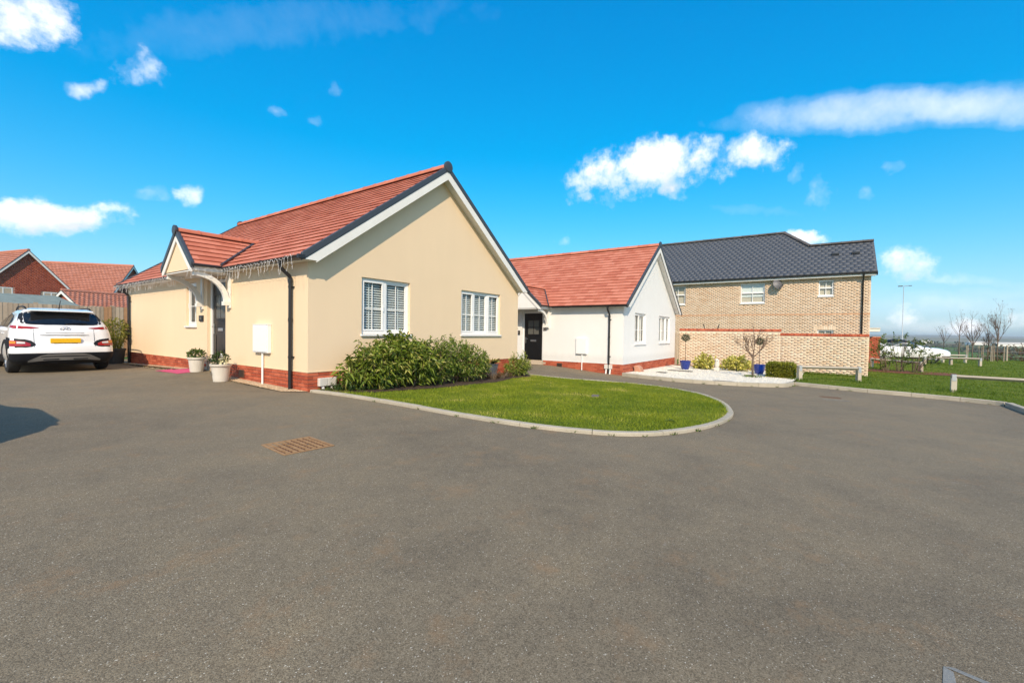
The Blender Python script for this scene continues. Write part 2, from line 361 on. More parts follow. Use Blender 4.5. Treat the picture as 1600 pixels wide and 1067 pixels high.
MT['mulch'] = varied('red_mulch', (.13, .04, .025), (.22, .075, .045), .95, 14, None, 60, .5)
MT['rust'] = varied('rusted_iron', (.27, .15, .07), (.40, .255, .135), .85, 18, None, 90, .4, (.19, .09, .045))
MT['rust_dark'] = M('rust_gap', (.09, .035, .016), .95)
MT['iron'] = M('grey_iron', (.15, .14, .125), .95, spec=.08)
MT['iron_brown'] = M('rust_brown_iron', (.16, .10, .07), .95, spec=.08)
MT['timber'] = varied('weathered_timber', (.25, .20, .15), (.40, .335, .26), .9, 7, 'obj', 40, .5)
MT['timber_top'] = varied('bleached_timber', (.36, .31, .245), (.50, .45, .37), .85, 7, 'obj', 40, .4)
MT['timber_new'] = varied('brown_timber', (.34, .19, .10), (.50, .33, .20), .9, 7, 'obj', 40, .5)
MT['galv'] = M('galvanised_strap', (.50, .52, .54), .5, .6)
MT['bark'] = varied('bark', (.13, .095, .065), (.24, .18, .13), .95, 20, None, 60, .7)
MT['twig'] = varied('bare_twigs', (.10, .065, .045), (.19, .125, .09), .9, 20)
MT['felt'] = varied('green_mineral_felt', (.15, .19, .18), (.22, .26, .245), .95, 5, None, 150, .4)
MT['pink'] = varied('pink_mat', (.58, .07, .17), (.68, .12, .24), .95, 30, None, 200, .6)
MT['planter'] = varied('stone_white_planter', (.55, .51, .45), (.66, .62, .56), .7, 5)
MT['black_pot'] = M('dark_pot', (.03, .033, .038), .6)
MT['blue_pot'] = M('glazed_blue', (.004, .024, .21), .12, coat=.6)
MT['grey_pot'] = varied('slate_grey_pot', (.07, .075, .085), (.13, .135, .145), .7, 6)
MT['carwhite'] = M('white_car_paint', (.78, .79, .82), .22, coat=.8)
MT['cladding'] = M('dark_car_cladding', (.010, .011, .015), .55, spec=.2)
MT['carglass'] = M('dark_car_glass', (.008, .009, .011), .05, spec=.6)
MT['carglass_far'] = M('pale_car_glass', (.05, .07, .075), .05, spec=.8)
MT['red_lens'] = M('red_lamp_lens', (.30, .008, .012), .12, coat=.5)
MT['amber'] = M('amber_lens', (.75, .22, .02), .15)
MT['clearlens'] = M('clear_lens', (.55, .55, .55), .12)
MT['plate'] = M('yellow_plate', (.80, .46, .006), .4)
MT['silver'] = M('silver_trim', (.20, .195, .19), .5, .2)
MT['tyre'] = M('tyre_rubber', (.013, .013, .014), .8)
MT['alloy'] = M('alloy', (.45, .46, .48), .3, .8)
MT['marking'] = varied('worn_road_paint', (.20, .20, .19), (.28, .285, .275), .85, 14, None, 120, .6)
MT['terracotta'] = varied('pink_brown_plastic', (.42, .20, .13), (.52, .28, .19), .7, 6)
MT['light_wire'] = M('white_light_cable', (.72, .70, .70), .5)
MT['dish'] = M('grey_dish', (.10, .10, .11), .5)
# ================================================================== SETTING
from mathutils.geometry import delaunay_2d_cdt
def catmull(pts, n=10):
    out = []; P = [Vector((p[0], p[1])) for p in pts]
    for i in range(len(P)-1):
        a, b, c, d = P[max(i-1, 0)], P[i], P[i+1], P[min(i+2, len(P)-1)]
        for k in range(n):
            t = k/n; out.append(.5*((2*b)+(c-a)*t+(2*a-5*b+4*c-d)*t*t+(3*b-a-3*c+d)*t**3))
    out.append(P[-1]); return out
def resample(pts, step):
    L = [0]
    for a, b in zip(pts, pts[1:]): L.append(L[-1]+(b-a).length)
    n = max(1, round(L[-1]/step)); out = []; j = 0
    for i in range(n+1):
        s = L[-1]*i/n
        while j < len(L)-2 and L[j+1] < s: j += 1
        t = (s-L[j])/max(L[j+1]-L[j], 1e-9); out.append(pts[j].lerp(pts[j+1], min(max(t, 0), 1)))
    return out
def inside(poly, X, Y):
    r = np.zeros(len(X), bool); n = len(poly)
    for i in range(n):
        x0, y0 = poly[i][0], poly[i][1]; x1, y1 = poly[(i+1) % n][0], poly[(i+1) % n][1]
        c = ((y0 > Y) != (y1 > Y)); 
        if abs(y1-y0) > 1e-12: r ^= c & (X < (x1-x0)*(Y-y0)/(y1-y0)+x0)
    return r
def drape(name, poly, dz, step, mat, hf=g, **kw):
    poly = [Vector((p[0], p[1])) for p in poly]
    xs = [p.x for p in poly]; ys = [p.y for p in poly]
    gx, gy = np.meshgrid(np.arange(min(xs)+step/2, max(xs), step), np.arange(min(ys)+step/2, max(ys), step)); gx = gx.ravel(); gy = gy.ravel()
    k = inside(poly, gx, gy); vs = poly+[Vector((float(a), float(b))) for a, b in zip(gx[k], gy[k])]
    n = len(poly); r = delaunay_2d_cdt(vs, [(i, (i+1) % n) for i in range(n)], [list(range(n))], 1, 1e-4)
    me = bpy.data.meshes.new(name); me.from_pydata([(v.x, v.y, hf(v.x, v.y)+dz) for v in r[0]], [], [f for f in r[2]])
    bm = bmesh.new(); bm.from_mesh(me)
    for f in bm.faces:
        if f.normal.z < 0: f.normal_flip()
    bm.to_mesh(me); bm.free(); me.polygons.foreach_set('use_smooth', [True]*len(me.polygons))
    return put(name, me, mat, None, **kw)

# land out to the horizon
rad = [0, 6, 14, 24, 34, 44, 52, 60, 72, 86, 100, 120, 140, 165, 200, 260, 350, 500, 700, 1000, 1400, 2000, 2800, 3600]
V = []; Fc = []; na = 120
for r_ in rad:
    for k in range(na):
        a = 2*PI*k/na; x, y = CAM.x+r_*math.cos(a), CAM.y+r_*math.sin(a); V.append((x, y, gfar(x, y)-.10-(0.0 if r_ < 45 else .0)))
for i in range(len(rad)-1):
    for k in range(na): Fc.append((i*na+k, i*na+(k+1) % na, (i+1)*na+(k+1) % na, (i+1)*na+k))
np_mesh('ground', V, Fc, MT['field'], smooth=True, kind='structure', label='open fields stretching to the horizon')
# far hills
def ridge(name, dist, base, amp, seed, mat, label):
    r2 = random.Random(seed); ph = [r2.random()*6 for _ in range(6)]; V = []; Fc = []; n = 240
    for k in range(n+1):
        a = 2*PI*k/n; h = base+amp*sum(math.sin(a*(5+7*j)+ph[j])/(1+j*.7) for j in range(6))*.5
        for (dd, hh) in ((0, -12), (260, h*.75), (520, h), (900, -12)):
            V.append((CAM.x+(dist+dd)*math.cos(a), CAM.y+(dist+dd)*math.sin(a), hh))
    for k in range(n):
        for j in range(3): Fc.append((k*4+j, k*4+4+j, k*4+5+j, k*4+1+j))
    np_mesh(name, V, Fc, mat, smooth=True, kind='structure', label=label)
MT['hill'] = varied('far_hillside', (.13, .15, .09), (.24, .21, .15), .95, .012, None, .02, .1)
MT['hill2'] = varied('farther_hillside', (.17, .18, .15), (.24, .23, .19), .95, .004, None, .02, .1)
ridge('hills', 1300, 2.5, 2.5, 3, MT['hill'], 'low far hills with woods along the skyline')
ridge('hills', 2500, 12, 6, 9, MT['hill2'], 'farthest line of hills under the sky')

# asphalt
xs = np.concatenate([np.arange(-42, -3, .75), np.arange(-3, 2, .25), np.arange(2, 18.01, .5)]); ys = np.concatenate([np.arange(-46, -9, .75), np.arange(-9, 9, .3), np.arange(9, 13.0, .5)])
V = [(float(x), float(y), g(float(x), float(y))) for y in ys for x in xs]; nx = len(xs)
Fc = [(j*nx+i, j*nx+i+1, (j+1)*nx+i+1, (j+1)*nx+i) for j in range(len(ys)-1) for i in range(nx-1)]
np_mesh('road', V, Fc, MT['asphalt'], smooth=True, kind='structure', label='grey brown asphalt driveway and turning area')

# kerb lines read off the ground plane
LK = [(.02, -.04), (.10, -.6), (.14, -1.25), (.12, -2.55), (.09, -3.6), (.12, -4.43), (.24, -5.08), (.47, -5.62), (.85, -5.98), (1.47, -6.24), (2.31, -6.40), (3.16, -6.44), (4.05, -6.35), (5.35, -6.0), (6.5, -5.38), (7.3, -4.5), (7.58, -3.6), (7.52, -2.7), (7.2, -1.5), (6.78, -.3)]
WK = [(9.98, -2.1), (9.72, -3.1), (9.58, -4.06), (9.76, -5.1), (10.18, -6.05), (10.72, -6.70), (11.3, -6.93), (11.75, -6.97)]
RK = [(11.75, -6.97), (11.47, -7.9), (11.22, -8.76), (11.08, -9.67), (10.87, -10.46), (10.62, -11.0), (10.53, -11.12)]
RK2 = [(10.50, -11.125), (9.0, -11.06), (4, -10.95), (-4, -10.9), (-20, -10.9)]
kroot_no = [0]
def kerb(name, line, width, top, length, side, label, bury=.12, straight=False):
    root = empty(name, (line[0][0], line[0][1], g(*line[0])), kind='structure', label=label)
    dense = [Vector(p) for p in line] if straight else catmull(line, 12)
    st = resample(dense, length/6); n = len(st); i = 0
    while i < n-1:
        j = min(i+6, n-1); seg = st[i:j+1]; mb = MB(); sect = []
        jit = rng.uniform(-.004, .004)
        for k, p in enumerate(seg):
            t = (st[min(i+k+1, n-1)]-st[max(i+k-1, 0)]).normalized(); nv = Vector((-t.y, t.x))*side
            if k == 0: p = p+t*.004
            if k == len(seg)-1: p = p-t*.004
            z = g(p.x, p.y); a = p; b = p+nv*width; e = .008
            sect.append([(a.x, a.y, z-bury), (a.x, a.y, z+top-e+jit), (a.x+nv.x*e, a.y+nv.y*e, z+top+jit), (b.x-nv.x*e, b.y-nv.y*e, z+top+jit), (b.x, b.y, z+top-e+jit), (b.x, b.y, z-bury)])
        o = Vector(root.location); b0 = 0
        for s_ in sect: mb.v += [tuple(Vector(q)-o) for q in s_]
        m = 6
        for k in range(len(sect)-1):
            for q in range(m): mb.f.append((k*m+q, k*m+(q+1) % m, (k+1)*m+(q+1) % m, (k+1)*m+q))
        mb.f.append(tuple(range(m))[::-1]); mb.f.append(tuple((len(sect)-1)*m+q for q in range(m)))
        mb.build('kerb_stone', MT['kerb'], root); i = j
    return dense
lk = kerb('lawn_kerb', LK, .10, .045, .9, 1, 'pale concrete edging curving round the front lawn')
wk = kerb('gravel_bed_kerb', WK, .13, .11, .6, 1, 'pale concrete kerb curving round the white gravel bed')
rk = kerb('verge_kerb', RK, .13, .10, .9, 1, 'long pale concrete kerb along the grass verge')
rk2 = kerb('verge_kerb', RK2, .13, .10, .9, 1, 'pale concrete kerb turning the corner at far right', straight=True)

def offset(line, d):
    out = []
    for i, p in enumerate(line):
        t = (line[min(i+1, len(line)-1)]-line[max(i-1, 0)]).normalized(); out.append(p+Vector((-t.y, t.x))*d)
    return out
lawn_poly = resample(offset(lk, .07), .25)+[Vector((6.74, -.02)), Vector((.12, -.02))]
drape('lawn', lawn_poly, .030, .35, MT['lawn'], kind='structure', label='front lawn of the cream bungalow')
bed_poly = [Vector(p) for p in ((.16, -.01), (.2, -.55), (.7, -1.0), (2.6, -1.15), (4.3, -1.05), (5.4, -.75), (6.3, -.8), (6.72, -.4), (6.70, -.01))]
drape('planting_bed', bed_poly, .040, .3, MT['soil'], kind='structure', label='dark soil bed under the shrubs by the cream gable')
gw_poly = resample(offset(wk, .10), .25)+[Vector((13.2, -6.98)), Vector((14.6, -7.1)), Vector((17.05, -7.1)), Vector((17.05, -2.03)), Vector((10.31, -2.03))]
drape('gravel_bed', gw_poly, .085, .35, MT['gravel_white'], kind='structure', label='bed of white gravel before the white bungalow')
drape('soil_strip', [(16.45, -2.1), (17.04, -2.1), (17.04, -7.0), (16.6, -7.0), (16.4, -4.5)], .10, .4, MT['mulch'], kind='structure', label='red mulch strip at the foot of the buff garden wall')
vg_poly = resample(offset(rk, .10), .4)+[Vector((10.66, -11.2))]+resample([Vector((10.5, -11.16)), Vector((9, -11.1)), Vector((-20, -10.97))], 1.0)+[Vector((-20, -60)), Vector((46, -60)), Vector((46, -9.0)), Vector((17.1, -9.0)), Vector((17.1, -7.05)), Vector((12.6, -7.0))]
drape('grass_verge', vg_poly, .06, 1.2, MT['lawn'], hf=gfar, kind='structure', label='wide grass verge beyond the kerb')
gs_poly = [Vector(p) for p in ((-.30, .35), (-.02, -.02), (-.005, -.02), (-.005, 3.0), (-.26, 3.0))]
drape('gravel_strip', gs_poly, .012, .15, MT['gravel_buff'], kind='structure', label='buff gravel strip along the cream wall near the corner')
gs2 = [Vector(p) for p in ((-.24, 5.3), (-.005, 5.3), (-.005, 9.9), (-.24, 9.9))]
drape('gravel_strip', gs2, .012, .2, MT['gravel_buff'], kind='structure', label='buff gravel strip along the far part of the cream wall')

# pebbles lying loose on the gravel
ICO = bmesh.new(); bmesh.ops.create_icosphere(ICO, subdivisions=1, radius=1); IV = np.array([v.co[:] for v in ICO.verts]); IF = np.array([[v.index for v in f.verts] for f in ICO.faces]); ICO.free()
def pebbles(name, poly, n, size, mat, dz, label):
    xs = [p[0] for p in poly]; ys = [p[1] for p in poly]
    X = nr.uniform(min(xs), max(xs), n*2); Y = nr.uniform(min(ys), max(ys), n*2); k = inside(poly, X, Y); X = X[k][:n]; Y = Y[k][:n]; m = len(X)
    Z = np.array([g(a, b) for a, b in zip(X, Y)])+dz; s = nr.uniform(.5, 1, (m, 1, 1))*size*nr.uniform(.6, 1.2, (m, 1, 3)); s[:, :, 2] *= .6
    V = IV[None]*s+np.stack([X, Y, Z], 1)[:, None, :]; Fc = (IF[None]+np.arange(m)[:, None, None]*len(IV)).reshape(-1, 3)
    np_mesh(name, V.reshape(-1, 3), Fc, mat, kind='stuff', label=label, category='gravel')
pebbles('pebbles', gs_poly, 900, .012, MT['pebble_b'], .014, 'loose buff pebbles by the cream corner')
pebbles('pebbles', gs2, 900, .012, MT['pebble_b'], .014, 'loose buff pebbles along the far cream wall')
pebbles('pebbles', gw_poly, 6000, .017, MT['pebble_w'], .088, 'loose white stones on the gravel bed')

# grass blades
def blades(name, poly, n, h, wd, mat, dz, label, near=None, holes=()):
    xs = [p[0] for p in poly]; ys = [p[1] for p in poly]
    X = nr.uniform(min(xs), max(xs), n*3); Y = nr.uniform(min(ys), max(ys), n*3)
    if near is not None:
        d = np.hypot(X-CAM.x, Y-CAM.y); k = nr.random(len(X)) < np.clip((near/d)**2, 0, 1); X = X[k]; Y = Y[k]
    k = inside(poly, X, Y)
    for hp in holes: k &= ~inside(hp, X, Y)
    X = X[k][:n]; Y = Y[k][:n]; m = len(X)
    Z = np.array([gfar(a, b) for a, b in zip(X, Y)])+dz-.004
    tuft = .75+.5*np.sin(X*2.1+np.sin(Y*1.7)*2)*np.sin(Y*2.6+1)*.6+nr.normal(size=m)*.18; H = h*np.clip(tuft, .35, 1.6)
    if near is not None: wd = wd*np.clip(np.hypot(X-CAM.x, Y-CAM.y)/14, .8, 3)
    a = nr.uniform(0, 2*PI, m); B = np.stack([X, Y, Z], 1); S = np.stack([np.cos(a), np.sin(a), 0*a], 1)*np.broadcast_to(wd, (m,))[:, None]*.5
    lean = nr.normal(size=(m, 2))*.45; T = B+np.stack([lean[:, 0]*H, lean[:, 1]*H, H], 1)
    np_mesh(name, np.stack([B-S, B+S, T], 1).reshape(-1, 3), np.arange(m*3).reshape(-1, 3), mat, kind='stuff', label=label, category='grass')
blades('lawn_grass', lawn_poly, 75000, .042, .009, MT['blade'], .03, 'short yellow green grass of the front lawn', holes=(bed_poly[1:-1],))
vis_poly = resample(offset(rk, .10), .4)+[Vector(p) for p in ((10.66, -11.2), (9, -11.1), (5, -11.05), (5, -34), (46, -34), (46, -9), (17.1, -9), (17.1, -7.05), (12.6, -7))]
blades('verge_grass', vis_poly, 80000, .06, .014, MT['blade_far'], .06, 'green grass of the verge beyond the kerb', near=16)
# lush tufts left unmown along the verge kerb and rail posts
# ================================================================== BUNGALOWS
W, LEN, ZP, ZE, ZR = 6.714, 10.2, .337, 2.345, 4.99      # gable width, length, plinth top, wall head, ridge deck height
SLOPE = (ZR-2.40)/(W/2+.20)                              # deck passes (-.20, 2.40) and (W/2, ZR)
def deck(x): return 2.40+(min(x, W-x)+.20)*SLOPE
PITCH_R = math.atan(SLOPE)
Pg = lambda u, d, z: (u, d, z)          # gable plane (faces -Y): u = x, depth = +y
Pl = lambda u, d, z: (d, u, z)          # door wall plane (faces -X): u = y, depth = +x
def wall_sheet(mb, P, u0, u1, z0, z1, holes, depth=.11):
    us = sorted({u0, u1, *[h[0] for h in holes], *[h[1] for h in holes]}); zs = sorted({z0, z1, *[h[2] for h in holes], *[h[3] for h in holes]})
    for a, b in zip(us, us[1:]):
        for c, d in zip(zs, zs[1:]):
            if any(h[0] <= a and b <= h[1] and h[2] <= c and d <= h[3] for h in holes): continue
            mb.quad(P(a, 0, c), P(b, 0, c), P(b, 0, d), P(a, 0, d))
    for (a, b, c, d) in holes:
        mb.quad(P(a, 0, c), P(a, depth, c), P(a, depth, d), P(a, 0, d)); mb.quad(P(b, 0, c), P(b, depth, c), P(b, depth, d), P(b, 0, d))
        mb.quad(P(a, 0, d), P(b, 0, d), P(b, depth, d), P(a, depth, d)); mb.quad(P(a, 0, c), P(b, 0, c), P(b, depth, c), P(a, depth, c))
def bx(mb, P, u0, u1, d0, d1, z0, z1): return mb.box(P(u0, d0, z0), P(u1, d1, z1))
def window(root, P, u0, u1, z0, z1, lights, hbar=.55, d=.055, fill='blind', sill_over=.03, vents=True, name='window'):
    """lights: list of fractions of width, each a light with one vertical and one horizontal glazing bar"""
    f = .055; fr = MB(); e = .004
    bx(fr, P, u0+e, u1-e, d, d+.06, z1-f, z1-e); bx(fr, P, u0+e, u1-e, d, d+.06, z0+e, z0+f+.015)
    bx(fr, P, u0+e, u0+f, d, d+.06, z0+f+.015, z1-f); bx(fr, P, u1-f, u1-e, d, d+.06, z0+f+.015, z1-f)
    edges = [0]; 
    for q in lights: edges.append(edges[-1]+q)
    tot = edges[-1]; iu0, iu1 = u0+f, u1-f; xs = [iu0+(iu1-iu0)*q/tot for q in edges]
    for x in xs[1:-1]: bx(fr, P, x-.035, x+.035, d-.004, d+.058, z0+f+.015, z1-f)
    wn = fr.build(name, MT['upvc'], root)
    sl = MB(); bx(sl, P, u0-sill_over, u1+sill_over, -.045, d+.01, z0-.035, z0-.001); sl.build('sill', MT['upvc'], wn, bevel=.004)
    for i, (a, b) in enumerate(zip(xs, xs[1:])):
        a2 = a+(.035 if i else 0); b2 = b-(.035 if i < len(xs)-2 else 0)
        sash = MB(); s = .032; opening = (i % 2 == 0)
        dd = d-.012 if opening else d+.012
        zc0, zc1 = z0+f+.016, z1-f-.001
        bx(sash, P, a2, b2, dd, dd+.04, zc1-s, zc1); bx(sash, P, a2, b2, dd, dd+.04, zc0, zc0+s); bx(sash, P, a2, a2+s, dd, dd+.04, zc0+s, zc1-s); bx(sash, P, b2-s, b2, dd, dd+.04, zc0+s, zc1-s)
        sash.build('sash', MT['upvc'], wn)
        gb = MB(); um = (a2+b2)/2; zm = zc0+(zc1-zc0)*(1-hbar); bx(gb, P, um-.008, um+.008, d+.026, d+.036, zc0+s, zc1-s); bx(gb, P, a2+s, b2-s, d+.0255, d+.0365, zm-.008, zm+.008)
        gb.build('glazing_bars', MT['upvc'], wn)
        pn = MB(); pn.quad(P(a2+.01, d+.038, zc0+.01), P(b2-.01, d+.038, zc0+.01), P(b2-.01, d+.038, zc1-.01), P(a2+.01, d+.038, zc1-.01)); pn.build('pane', MT['glass'], wn)
        if opening and i == 0:
            h = MB(); bx(h, P, b2-.024, b2-.008, dd-.018, dd-.001, (zc0+zc1)/2-.10, (zc0+zc1)/2+.02); h.build('handle', MT['upvc'], wn)
    if fill == 'blind':
        bl = MB(); nsl = 20; zz0, zz1 = z0+.08, z1-.06
        for k in range(nsl):
            z = zz0+(zz1-zz0)*(k+.5)/nsl; bl.hexa([P(u0+.06, d+.062, z-.010), P(u1-.06, d+.062, z-.010), P(u1-.06, d+.10, z+.024), P(u0+.06, d+.10, z+.024)], [P(u0+.06, d+.062, z-.007), P(u1-.06, d+.062, z-.007), P(u1-.06, d+.10, z+.024), P(u0+.06, d+.10, z+.024)])
        for q in (.2, .5, .8): bx(bl, P, u0+(u1-u0)*q-.012, u0+(u1-u0)*q+.012, d+.0615, d+.0635, zz0, zz1)
        bl.build('venetian_blind', MT['blind'], wn)
    else:
        cu = MB()
        for (a, b) in ((u0+.05, u0+(u1-u0)*.42), (u0+(u1-u0)*.58, u1-.05)):
            n = 14
            pts = [(a+(b-a)*k/n, d+.13+.025*math.sin(k*2.2)) for k in range(n+1)]
            for (p, q) in zip(pts, pts[1:]): cu.quad(P(p[0], p[1], z0+.02), P(q[0], q[1], z0+.02), P(q[0], q[1], z1-.02), P(p[0], p[1], z1-.02))
        cu.build('curtain', MT['curtain'], wn, smooth=True)
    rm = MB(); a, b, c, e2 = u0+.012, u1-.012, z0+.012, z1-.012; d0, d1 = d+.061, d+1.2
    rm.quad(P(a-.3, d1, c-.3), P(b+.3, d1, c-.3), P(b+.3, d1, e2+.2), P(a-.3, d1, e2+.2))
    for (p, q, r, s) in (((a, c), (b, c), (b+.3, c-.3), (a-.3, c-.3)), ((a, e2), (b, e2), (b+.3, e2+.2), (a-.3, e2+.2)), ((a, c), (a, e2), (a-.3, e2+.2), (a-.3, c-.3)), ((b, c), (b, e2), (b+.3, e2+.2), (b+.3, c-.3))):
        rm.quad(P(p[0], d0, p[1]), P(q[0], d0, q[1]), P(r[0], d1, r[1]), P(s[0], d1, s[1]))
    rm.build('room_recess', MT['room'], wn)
    return wn
def front_door(root, P, uc, z0, half=.42, ztop=2.165, d=.10):
    leaf = MB(); bx(leaf, P, uc-half, uc+half, d, d+.045, z0+.03, ztop); gz0, gz1 = z0+1.20, z0+1.78; gu = half-.15
    # raised mouldings
    for (a, b, c, e) in ((uc-gu, uc+gu, z0+.20, z0+.86),):
        bx(leaf, P, a, b, d-.008, d+.001, c, c+.02); bx(leaf, P, a, b, d-.008, d+.001, e-.02, e); bx(leaf, P, a, a+.02, d-.008, d+.001, c+.02, e-.02); bx(leaf, P, b-.02, b, d-.008, d+.001, c+.02, e-.02)
    dr = leaf.build('door', MT['door_black'], root, label='black panelled front door with small four pane light')
    fr = MB(); bx(fr, P, uc-half-.065, uc-half-.002, d-.03, d+.05, z0, ztop+.07); bx(fr, P, uc+half+.002, uc+half+.065, d-.03, d+.05, z0, ztop+.07); bx(fr, P, uc-half-.002, uc+half+.002, d-.03, d+.05, ztop+.003, ztop+.07)
    fr.build('door_frame', MT['upvc'], dr)
    th = MB(); bx(th, P, uc-half-.001, uc+half+.001, d-.05, d+.05, z0-.03, z0+.027); th.build('threshold', MT['chrome'], dr)
    for i in range(2):
        for j in range(2):
            a = uc-gu+.02+i*(gu-.005); b = a+gu-.035; c = gz0+.02+j*(gz1-gz0)/2; e = c+(gz1-gz0)/2-.03
            pn = MB(); bx(pn, P, a, b, d-.006, d+.002, c, e); pn.build('pane', MT['obscure'], dr)
    sf = MB()
    bx(sf, P, uc-gu-.03, uc+gu+.03, d-.013, d-.0005, gz0-.03, gz0+.018); bx(sf, P, uc-gu-.03, uc+gu+.03, d-.013, d-.0005, gz1-.012, gz1+.03); bx(sf, P, uc-gu-.03, uc-gu+.018, d-.013, d-.0005, gz0+.018, gz1-.012); bx(sf, P, uc+gu-.018, uc+gu+.03, d-.013, d-.0005, gz0+.018, gz1-.012)
    sf.build('glazing_surround', MT['door_black'], dr)
    lp = MB(); bx(lp, P, uc-.13, uc+.13, d-.016, d-.0005, z0+.93, z0+1.0); lp.build('letter_plate', MT['chrome'], dr, bevel=.004)
    h = MB(); hu = uc+half-.06
    bx(h, P, hu-.018, hu+.018, d-.012, d-.0005, z0+.86, z0+1.10); bx(h, P, hu-.12, hu+.012, d-.055, d-.035, z0+1.02, z0+1.045); bx(h, P, hu-.01, hu+.01, d-.036, d-.011, z0+1.02, z0+1.045); h.build('handle', MT['chrome'], dr, bevel=.003)
    return dr
MT['obscure'] = M('obscure_glass', (.10, .10, .09), .15, spec=.6)
brick_me = None
def brick_mesh(l, h, d):
    mb = MB(); mb.box((0, -.004, 0), (l, d, h)); me = mb.mesh('brick')
    return me
def plinth(root, individual, matset, zbot):
    """stretcher-bond brick plinth on both visible sides, mortar behind"""
    ph, bl, jt = .0675, .2150, .0105; n_c = 9
    mo = MB(); mo.box((.012, .012, zbot), (W-.012, LEN-.012, ZP-.004)); mo.build('plinth_core', MT['mortar'], root)
    items = []   # (distance, kind, matrix, length)
    off = Vector(root.location)
    for c in range(n_c):
        z = ZP-(c+1)*ph+.004
        if z < zbot: break
        for plane, length in (('g', W), ('l', LEN)):
            u = -(.5*bl if c % 2 else 0)
            while u < length-.02:
                a = max(u, 0); b = min(u+bl-jt, length)
                if b-a > .03:
                    if plane == 'g': m = Matrix.Translation((a, 0, z))
                    else: m = Matrix(((0, 1, 0, 0), (1, 0, 0, b if False else a), (0, 0, 1, z), (0, 0, 0, 1)))
                    cen = off+Vector((a, 0, z) if plane == 'g' else (0, a, z))
                    skip = plane == 'l' and a < DOORB and b > DOORA
                    if not skip: items.append(((cen-CAM).length, plane, a, b, z))
                u += bl
    items.sort(); cache = {}
    big = MB()
    for k, (dist, plane, a, b, z) in enumerate(items):
        l = round(b-a, 3)
        wr = random.Random(k).uniform(-.0025, .0025)
        if individual and k < 300:
            key = (plane, l)
            if key not in cache:
                mb = MB(); mb.box((0, -.004, 0), (l, .06, ph-jt)) if plane == 'g' else mb.box((-.004, 0, 0), (.06, l, ph-jt)); cache[key] = mb.mesh('brick')
                cache[key].materials.append(MT['brick_obj'])
            o = put('brick', cache[key], None, root); o.location = (a, wr, z) if plane == 'g' else (wr, a, z)
        else:
            if plane == 'g': big.box((a, -.004+wr, z), (b, .06, z+ph-jt))
            else: big.box((-.004+wr, a, z), (.06, b, z+ph-jt))
    if big.v: big.build('brickwork', matset, root, kind='stuff')
GAUGE = .2185
def tile_slope(root, org, eu, ev, en, ulen, vlen, gauge, tw, individual, th=.013, clip=None, name='roof_tile', cutf=None):
    """courses of flat tiles; org = eave corner, eu along eave, ev up slope, en normal"""
    org, eu, ev, en = Vector(org), Vector(eu), Vector(ev), Vector(en); rows = int(math.ceil(vlen/gauge-.02)); its = []
    off = Vector(root.location)
    for r_ in range(rows):
        v0 = r_*gauge-.03; v1 = min(v0+gauge+.06, vlen); u = -(tw*.5 if r_ % 2 else 0)
        while u < ulen-.01:
            a, b = max(u, 0), min(u+tw-.0015, ulen); u += tw
            if b-a < .02: continue
            its.append(((off+org+eu*a+ev*v0-CAM).length, a, b, v0, v1))
    its.sort(); cache = {}; big = MB(); rr = random.Random(len(its))
    tilt = math.atan(.026/gauge)
    for k, (dist, a, b, v0, v1) in enumerate(its):
        l = round(b-a, 3); hv = round(v1-v0, 3); base = .038+rr.uniform(-.002, .002); lift = tilt
        R = Matrix((eu, ev*math.cos(lift)-en*math.sin(lift), en*math.cos(lift)+ev*math.sin(lift))).transposed().to_4x4()
        Mx = Matrix.Translation(org+eu*a+ev*v0+en*base) @ R @ Matrix.Rotation(rr.uniform(-.004, .004), 4, 'Z')
        if individual and k < individual:
            key = (l, hv)
            if key not in cache:
                mb = MB(); mb.box((0, 0, -th), (l, hv, 0)); cache[key] = mb.mesh('tile'); cache[key].materials.append(MT['tile_obj'])
            o = put(name, cache[key], None, root); o.matrix_local = Mx
        else:
            c = [Mx @ Vector(q) for q in ((0, 0, -th), (l, 0, -th), (l, hv, -th), (0, hv, -th), (0, 0, 0), (l, 0, 0), (l, hv, 0), (0, hv, 0))]
            big.hexa(c[:4], c[4:])
    if big.v: big.build('roof_tiles', MT['tile_isl'], root, kind='stuff')
def ridge_tiles(root, p0, p1, r, length, mat_key='tile_obj', drop=.75, name='ridge_tile'):
    p0, p1 = Vector(p0), Vector(p1); d = (p1-p0); n = max(1, round(d.length/length)); d.normalize(); side = d.cross(Vector((0, 0, 1))).normalized(); cache = {}
    for i in range(n):
        seg = (p1-p0).length/n; mb = MB(); A = []; 
        for e in (0.004, seg-.004):
            for k in range(9):
                a = PI*(-.08+1.16*k/8); A.append(d*e+side*math.cos(a)*r+Vector((0, 0, math.sin(a)*r*drop)))
        vs = A; mb.v += [tuple(v) for v in vs]
        for k in range(8): mb.f.append((k, k+1, 10+k, 9+k))
        mb.f.append(tuple(range(9))); mb.f.append(tuple(range(9, 18)))
        # raised lip at one end
        B = []
        for e in (seg-.03, seg-.001):
            for k in range(9):
                a = PI*(-.08+1.16*k/8); B.append(d*e+side*math.cos(a)*(r+.010)+Vector((0, 0, math.sin(a)*(r*drop+.010))))
        b0 = len(mb.v); mb.v += [tuple(v) for v in B]
        for k in range(8): mb.f.append((b0+k, b0+k+1, b0+10+k, b0+9+k))
        mb.f.append(tuple(b0+k for k in range(9))); mb.f.append(tuple(b0+9+k for k in range(9)))
        o = mb.build(name, MT[mat_key], root, smooth=True, auto=40); o.location = p0+d*(i*seg)
